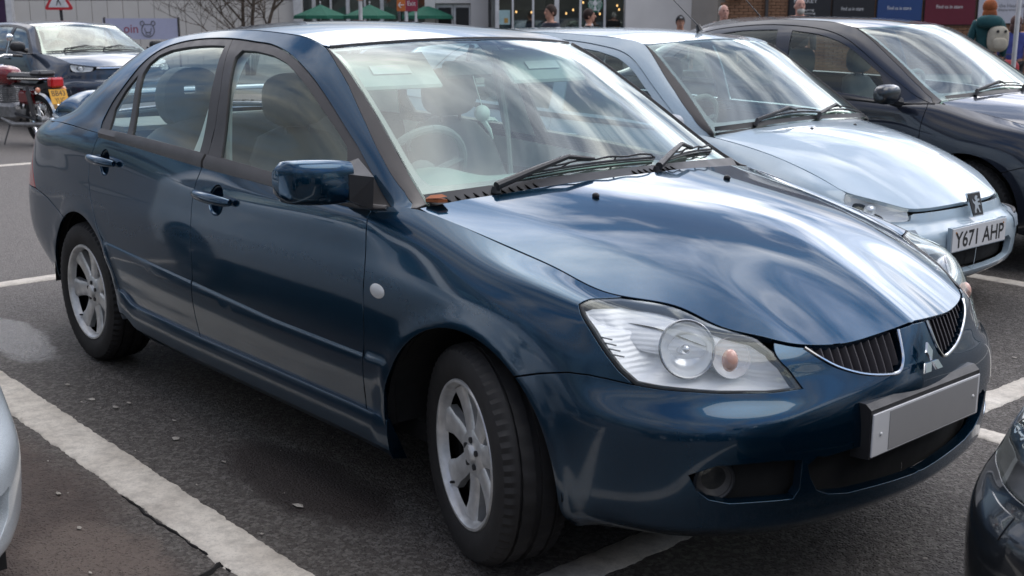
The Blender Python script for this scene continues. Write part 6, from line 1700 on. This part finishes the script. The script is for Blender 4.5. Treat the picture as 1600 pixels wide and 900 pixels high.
# the far side of the car park behind the photographer: seen mirrored in the paintwork and windows
rn=random.Random(21);g_='bare trees along the far side of the car park, mirrored in the saloon windows'
for i in range(9):
    bare_tree((-34+i*7.5+rn.uniform(-1.5,1.5),-36+rn.uniform(-3,3),0),rn.uniform(0,6.28),('first','second','third','fourth','fifth','sixth','seventh','eighth','ninth')[i]+' leafless tree of the row behind the photographer, counted from the far end',30+i%3,g_,h=8.5,levels=4,trunk=.16,spread=.5,low=1.5)
t=empty('lamp_column',(-9.6,-17.5,0),R(20),'twin-armed car park lamp column mirrored in the saloon front door window','lamp post')
Mesh().tube([(0,0,0),(0,0,5.6),(.12,0,6.0),(.7,0,6.25)],[.07,.05,.045,.04],10).build('column',STEEL,t)
Mesh().box((1.0,0,6.27),(.55,.22,.08),bev=.02).build('lantern',SATIN,t);Mesh().box((.35,0,6.27),(.40,.2,.07),bev=.02).build('lantern',SATIN,t)
hd=Mesh();rn=random.Random(4)
for i in range(1500):
    x=-45+rn.random()*80;s=rn.uniform(.25,.6);z=rn.uniform(.1,1.9);y=-41+rn.uniform(-1,1)
    a,b,c=[Vector((rn.uniform(-1,1),rn.uniform(-1,1),rn.uniform(-1,1)))*s for _ in range(3)];p=Vector((x,y,z));hd.add([tuple(p+a),tuple(p+b),tuple(p+c),tuple(p-a*.6)],[(0,1,2),(1,2,3)])
tag(hd.build('hedge',plain('hedge_leaf',(.035,.045,.022),.8,var=.4,vscale=1),None,smooth=False),'long dark hedge beyond the car park behind the photographer','hedge',kind='stuff')
# ---------------------------------------------------------------- people
SKIN=plain('skin',(.50,.27,.19),.6,var=.06);SKINP=plain('skin_pink',(.60,.33,.26),.6,var=.06)
def skinned(name,verts,edges,rad,m,parent,root_i=0,sub=2):
    me=bpy.data.meshes.new(name);me.from_pydata(verts,edges,[]);o=bpy.data.objects.new(name,me);col.objects.link(o);o.parent=parent
    md=o.modifiers.new('skin','SKIN');md.use_smooth_shade=True
    sv=me.skin_vertices[0].data
    for i,r in enumerate(rad): sv[i].radius=(r,r) if not hasattr(r,'__len__') else r
    for i in range(len(verts)): sv[i].use_root=(i==root_i)
    s=o.modifiers.new('sub','SUBSURF');s.levels=sub;s.render_levels=sub
    me.materials.append(m);return o
def person(r,D,label,turn=0,h=1.75,coat=(.02,.025,.05),legs=(.03,.03,.035),hair=(.03,.015,.01),skin=SKIN,style='short',collar=None,hood=False,z=0,group=None,female=False):
    """turn: 0 faces the photographer, +90 turns towards the photographer's left"""
    root=empty('person',W(r,D,z),BRZ+R(turn),label,'person',group);k=h/1.75
    # local: faces -y, x = person's left->right in picture
    P=[];E=[];rad=[]
    def v(x,y,zz,rr,par=None):
        P.append((x*k,y*k,zz*k));rad.append(rr*k if not hasattr(rr,'__len__') else (rr[0]*k,rr[1]*k))
        if par is not None:E.append((par,len(P)-1))
        return len(P)-1
    pel=v(0,0,.95,.13);sp=v(0,.01,1.12,.12,pel);ch=v(0,.01,1.30,.14,sp);nk=v(0,.0,1.46,.058,ch);hd=v(0,-.01,1.56,.075,nk);tp=v(0,.0,1.66,.085,hd)
    hands=[]
    for s in(-1,1):
        sh=v(s*.17,.01,1.40,.062,ch);el=v(s*.235,.03,1.12,.045,sh);wr=v(s*.225,-.07,.88,.030,el);ha=v(s*.22,-.10,.81,.034,wr)
        for j,(dx,dz) in enumerate(((-.03,-.075),(-.01,-.09),(.01,-.085),(.028,-.07))): f1=v(s*.22+dx,-.115,.81+dz*.55,.010,ha);v(s*.22+dx,-.105,.81+dz,.008,f1)
        v(s*.20,-.145,.79,.010,ha)
        hp=v(s*.09,0,.90,.095,pel);kn=v(s*.10,-.02,.50,.062,hp);an=v(s*.10,.02,.09,.042,kn);v(s*.10,-.12,.05,.045,an)
    skinned('body',P,E,rad,skin,root)
    # head shape over the neck: skull, nose, ears, eyes
    m=Mesh().ell((0,-.005*k,1.615*k),(.077*k,.095*k,.122*k),20,14).ell((0,-.045*k,1.555*k),(.050*k,.055*k,.060*k),14,10).ell((0,-.105*k,1.60*k),(.013*k,.022*k,.026*k),8,6)
    for s in(-1,1): m.ell((s*.078*k,.005*k,1.605*k),(.012*k,.022*k,.034*k),8,6)
    m.build('face',skin,root,ang=80)
    e=Mesh()
    for s in(-1,1): e.ell((s*.030*k,-.088*k,1.625*k),(.013*k,.008*k,.007*k),8,6).tube([(s*.015*k,-.096*k,1.648*k),(s*.048*k,-.088*k,1.648*k)],.005*k,5)
    e.tube([(-.022*k,-.098*k,1.553*k),(.022*k,-.098*k,1.553*k)],.005*k,5);tag(e.build('eyes_and_mouth',plain('feature_dark',(.08,.035,.03),.6) if 'feature_dark' not in MATS else MATS['feature_dark'],root),kind='stuff')
    hm=plain('hair_%d'%len(MATS),hair,.8,bump=.6,bscale=180,var=.35)
    if style in('short','cap','curly'):
        V=[];F=[];n,mm=24,10
        for i in range(mm+1):
            a=math.pi/2*(1-i/mm*1.4)
            for j in range(n):
                b=2*math.pi*j/n;fr_=max(0,-math.sin(b));low=1-.52*fr_
                aa=math.pi/2-(math.pi/2-a)*low*1.05
                w_=1+.04*math.sin(7*b+3*i)*(style=='curly')+.02*math.sin(13*b)
                V.append((.091*k*math.cos(aa)*math.cos(b)*w_,.008*k+.107*k*math.cos(aa)*math.sin(b)*w_,1.63*k+.118*k*math.sin(aa)*w_))
        for i in range(mm):
            for j in range(n): F.append((i*n+j,i*n+(j+1)%n,(i+1)*n+(j+1)%n,(i+1)*n+j))
        ho=Mesh().add(V,F).build('cap' if style=='cap' else 'hair',hm,root,ang=80)
        if style=='cap':
            Mesh().ell((0,-.11*k,1.665*k),(.065*k,.055*k,.008*k),14,6).build('cap_peak',hm,ho)
            Mesh().box((0,-.098*k,1.70*k),(.05*k,.006*k,.022*k)).build('cap_badge',INKW,ho)
    if style=='bald': # fringe of hair
        Mesh().ell((0,.035*k,1.60*k),(.086*k,.080*k,.055*k),18,10).ell((0,.03*k,1.66*k),(.080*k,.082*k,.07*k),18,10).build('hair',hm,root,ang=80)
    if style=='beard':
        Mesh().ell((0,-.052*k,1.535*k),(.062*k,.060*k,.058*k),16,10).build('beard',hm,root,ang=80)
        Mesh().ell((0,.035*k,1.605*k),(.088*k,.078*k,.05*k),18,10).build('hair',hm,root,ang=80)
    if style=='long':
        Mesh().ell((0,.02*k,1.64*k),(.105*k,.115*k,.115*k),20,12).ell((0,.06*k,1.52*k),(.105*k,.07*k,.13*k),18,12).build('hair',hm,root,ang=80)
    cm=plain('coat_%d'%len(MATS),coat,.8,bump=.5,bscale=90,var=.25)
    P=[];E=[];rad=[]
    a0=v(0,.0,.86,(.185,.15));a1=v(0,.01,1.10,(.175,.13),a0);a2=v(0,.01,1.30,(.19,.135),a1);a3=v(0,.01,1.43,(.10,.09),a2)
    for s in(-1,1):
        b=v(s*.185,.01,1.385,.078,a2);c=v(s*.25,.03,1.12,.062,b);v(s*.235,-.065,.90,.048,c)
    skinned('coat',P,E,rad,cm,root)
    if hood: Mesh().ell((0,.12*k,1.42*k),(.19*k,.12*k,.10*k),20,10,pw=.8).build('hood',cm,root,ang=80)
    if collar: 
        Mesh().lathe([(.075*k,1.42*k),(.066*k,1.475*k),(.060*k,1.475*k)],18,'z').build('collar',collar,root)
    P=[];E=[];rad=[]
    a0=v(0,0,.93,.15)
    for s in(-1,1):
        b=v(s*.095,0,.84,.105,a0);c=v(s*.10,-.02,.50,.075,b);v(s*.10,.02,.12,.062,c)
    skinned('trousers',P,E,rad,plain('cloth_%d'%len(MATS),legs,.85,var=.2),root)
    for s in(-1,1): Mesh().ell((s*.10*k,-.05*k,.045*k),(.050*k,.14*k,.05*k),14,8).build('shoe',TRIM,root,ang=80)
    return root
person(.64,20.0,'dark-haired man in a navy jacket looking down outside the coffee shop',turn=-62,h=1.70,coat=(.018,.022,.04),hair=(.035,.018,.012),style='curly')
person(1.31,20.4,'dark-haired man in profile with a white shirt collar beneath the green emblem',turn=85,h=1.64,coat=(.012,.014,.022),hair=(.03,.015,.012),collar=WHITE)
person(2.83,20.2,'person in a black cap with white marks, only the top of the head visible',turn=0,h=1.53,coat=(.01,.01,.012),hair=(.008,.008,.009),style='cap')
person(3.52,20.0,'white-haired balding man in a dark coat walking by the brick wall',turn=10,h=1.70,coat=(.012,.012,.016),hair=(.62,.60,.56),skin=SKINP,style='bald')
person(4.78,20.0,'bald man with a trimmed white beard in front of the charcoal panel',turn=5,h=1.81,coat=(.02,.02,.022),hair=(.50,.48,.44),skin=SKINP,style='beard')
wm=person(7.14,18.0,'red-haired woman in a teal hooded coat with a backpack, turned away by the pale panel',turn=165,h=1.75,coat=(.012,.075,.085),hair=(.28,.075,.02),style='long',hood=True,skin=SKINP)
bp=site('backpack',7.22,17.80,'cream fabric backpack with two dark spots worn by the red-haired woman','backpack',None,0)
CREAM=plain('cream_fabric',(.46,.42,.34),.85,bump=.5,bscale=60,var=.2)
Mesh().ell((0,0,1.17),(.155,.085,.19),20,12,pw=.7).build('bag',CREAM,bp,ang=80);Mesh().ell((0,-.085,1.10),(.11,.03,.09),16,8,pw=.7).build('pocket',CREAM,bp,ang=80)
for x in(-.04,.075): Mesh().lathe([(.0001,-.09),(.02,-.088),(.022,-.08)],12,'y',(x,0,1.28)).build('button',TRIM,bp)
for x in(-.13,.13): Mesh().tube([(x*.6,.06,1.34),(x*.9,.16,1.38),(x,.20,1.25)],.016,6).build('strap',CREAM,bp)
person(7.98,19.0,'person in a bright violet-blue jacket with brown hair, half hidden by the white post',turn=150,h=1.52,coat=(.07,.09,.33),hair=(.10,.055,.05),style='long')
tr=site('shopping_bag',7.62,18.3,'crumpled red bag held low beside the white post','bag',None,0)
Mesh().ell((0,0,.72),(.16,.09,.13),16,10,pw=.8).build('bag',plain('red_bag',(.32,.02,.03),.7,bump=.8,bscale=20,var=.3),tr,ang=80);Mesh().tube([(-.08,0,.83),(-.05,0,.93),(.05,0,.93),(.08,0,.83)],.008,6).build('handle',TRIM,tr)
# ---------------------------------------------------------------- motorcycle
def motorcycle():
    a=Vector((-11.75,2.30,0));b=Vector((-12.85,2.02,0));hd=math.atan2((b-a).y,(b-a).x)
    t=empty('motorcycle',a,hd,'red motorcycle with black seat, red tail light and yellow plate, behind the blue saloon boot','motorcycle')
    RED=plain('tank_red',(.20,.008,.012),.2,coat=1,var=.1);ENG=plain('engine_alloy',(.26,.26,.26),.4,metal=.7,var=.25,vscale=20);YEL=plain('plate_yellow',(.72,.36,.02),.4,var=.04)
    for x in(0,1.28):
        w_=obj('wheel',*(lambda q:(q.V,q.F))(Mesh().lathe([(.225,-.035),(.25,-.048),(.285,-.04),(.30,0),(.285,.04),(.25,.048),(.225,.035)],36,'y')),RUBBER,t,loc=(x,0,.30))
        Mesh().lathe([(.225,-.03),(.212,-.022),(.212,.022),(.225,.03)],36,'y').build('rim',CHROME,w_)
        sp=Mesh()
        for k in range(18):
            g=2*math.pi*k/18;sp.tube([(.03*math.cos(g+.4),(-1)**k*.03,.03*math.sin(g+.4)),(.213*math.cos(g),0,.213*math.sin(g))],.0025,4)
        tag(sp.build('spokes',CHROME,w_),kind='stuff');Mesh().lathe([(.0001,-.06),(.045,-.05),(.05,.05),(.0001,.06)],16,'y').build('hub',ENG,w_)
        g=Mesh();V=[];F=[]
        A0,A1=((20,190) if x==0 else (10,150))
        for i in range(15):
            q=R(A0+(A1-A0)*i/14)
            for y,dr in((-.055,-.03),(-.04,.0),(.04,.0),(.055,-.03)): V.append((x+(.335+dr)*math.cos(q),y,.30+(.335+dr)*math.sin(q)))
        F=[(i*4+j,i*4+j+1,i*4+j+5,i*4+j+4) for i in range(14) for j in range(3)];g.add(V,F).build('mudguard',CHROME,t)
    tk=Mesh().ell((.70,0,.80),(.27,.135,.12),22,12,pw=.8).build('fuel_tank',RED,t,ang=80);Mesh().lathe([(.0001,.93),(.035,.928),(.038,.915)],16,'z',(.76,0,0)).build('fuel_cap',CHROME,tk)
    Mesh().box((.17,0,.80),(.66,.24,.085),bev=.035).box((-.06,0,.84),(.22,.23,.07),bev=.03).build('seat',TRIM,t);Mesh().tube([(.44,-.125,.775),(-.16,-.125,.785),(-.17,.125,.785),(.44,.125,.775)],.008,6).build('seat_trim',CHROME,t)
    Mesh().box((-.30,0,.745),(.10,.17,.115),bev=.02).build('tail_light',REDL,t)
    Mesh().prism([(-.02,.70),(-.26,.76),(-.30,.66),(-.31,.60),(-.24,.62),(-.02,.64)],-.07,.07,'xz').build('tail_unit',TRIM,t)
    pl=Mesh().box((0,0,0),(.006,.229,.178),bev=.001);pl.V=[tuple(Matrix.Rotation(R(18),3,'Y')@Vector(v)+Vector((-.345,0,.585))) for v in pl.V];po=pl.build('number_plate',YEL,t)
    for s,dz in(('BB43',.038),('YUG',-.045)):
        q=text_on('plate_lettering',s,po,(0,0,0),.062,.175 if s=='BB43' else .13,0,MATS['ink_black'])
        RY=Matrix.Rotation(R(18),3,'Y');q.location=RY@Vector((-.0045,0,dz))+Vector((-.345,0,.585))
        q.rotation_euler=(RY@Matrix.Rotation(R(-90),3,'Z')@Matrix.Rotation(R(90),3,'X')).to_euler()
    for s in(-1,1):
        Mesh().ell((-.20,s*.17,.66),(.03,.03,.032),12,8).build('indicator',AMBER,t);Mesh().tube([(-.18,s*.06,.67),(-.18,s*.15,.66)],.008,6).build('indicator_stalk',TRIM,t)
        Mesh().tube([(.0,s*.11,.32),(.10,s*.115,.70)],.016,8).tube([(.01,s*.11,.36),(.085,s*.115,.63)],[.028]*2,10).build('shock_absorber',SATIN,t)
        Mesh().tube([(1.26,s*.085,.30),(1.06,s*.085,.92)],.020,8).build('fork_leg',CHROME,t)
        Mesh().tube([(1.0,s*.02,.98),(.98,s*.20,1.03),(.90,s*.34,1.02)],.011,8).build('handlebar',CHROME,t);Mesh().tube([(.93,s*.28,1.025),(.88,s*.38,1.015)],.017,8).build('hand_grip',TRIM,t)
        Mesh().tube([(.97,s*.22,1.03),(.96,s*.27,1.20)],.005,5).ell((.96,s*.28,1.24),(.015,.05,.045),12,8).build('mirror',CHROME,t)
        Mesh().tube([(.62,s*.14,.30),(.35,s*.15,.24),(-.30,s*.16,.27)],[.015,.030,.030],10).build('silencer',ENG,t)
        Mesh().tube([(0,s*.08,.30),(.42,s*.08,.36)],.018,8).build('swing_arm',TRIM,t)
    Mesh().box((.58,0,.38),(.34,.26,.22),bev=.05).build('crankcase',ENG,t)
    fn=Mesh()
    for i in range(7): fn.box((.64,0,.50+i*.025),(.17,.19,.010),bev=.002)
    tag(fn.build('cylinder_fins',ENG,t),kind='stuff');Mesh().box((.64,0,.58),(.12,.13,.2),bev=.02).build('cylinder',ENG,t)
    Mesh().tube([(1.02,0,.90),(.75,0,.72),(.30,0,.70),(-.15,0,.70)],.02,8).tube([(1.0,0,.86),(.82,0,.35),(.45,0,.26),(.38,0,.66)],.018,8).build('frame',TRIM,t)
    Mesh().ell((1.12,0,.92),(.09,.095,.095),16,10).build('headlamp',CHROME,t);Mesh().tube([(.46,.12,.28),(.42,.26,.01)],.010,6).build('kick_stand',SATIN,t)
    Mesh().box((.20,0,.56),(.26,.20,.16),bev=.03).build('side_panel',RED,t)
motorcycle()
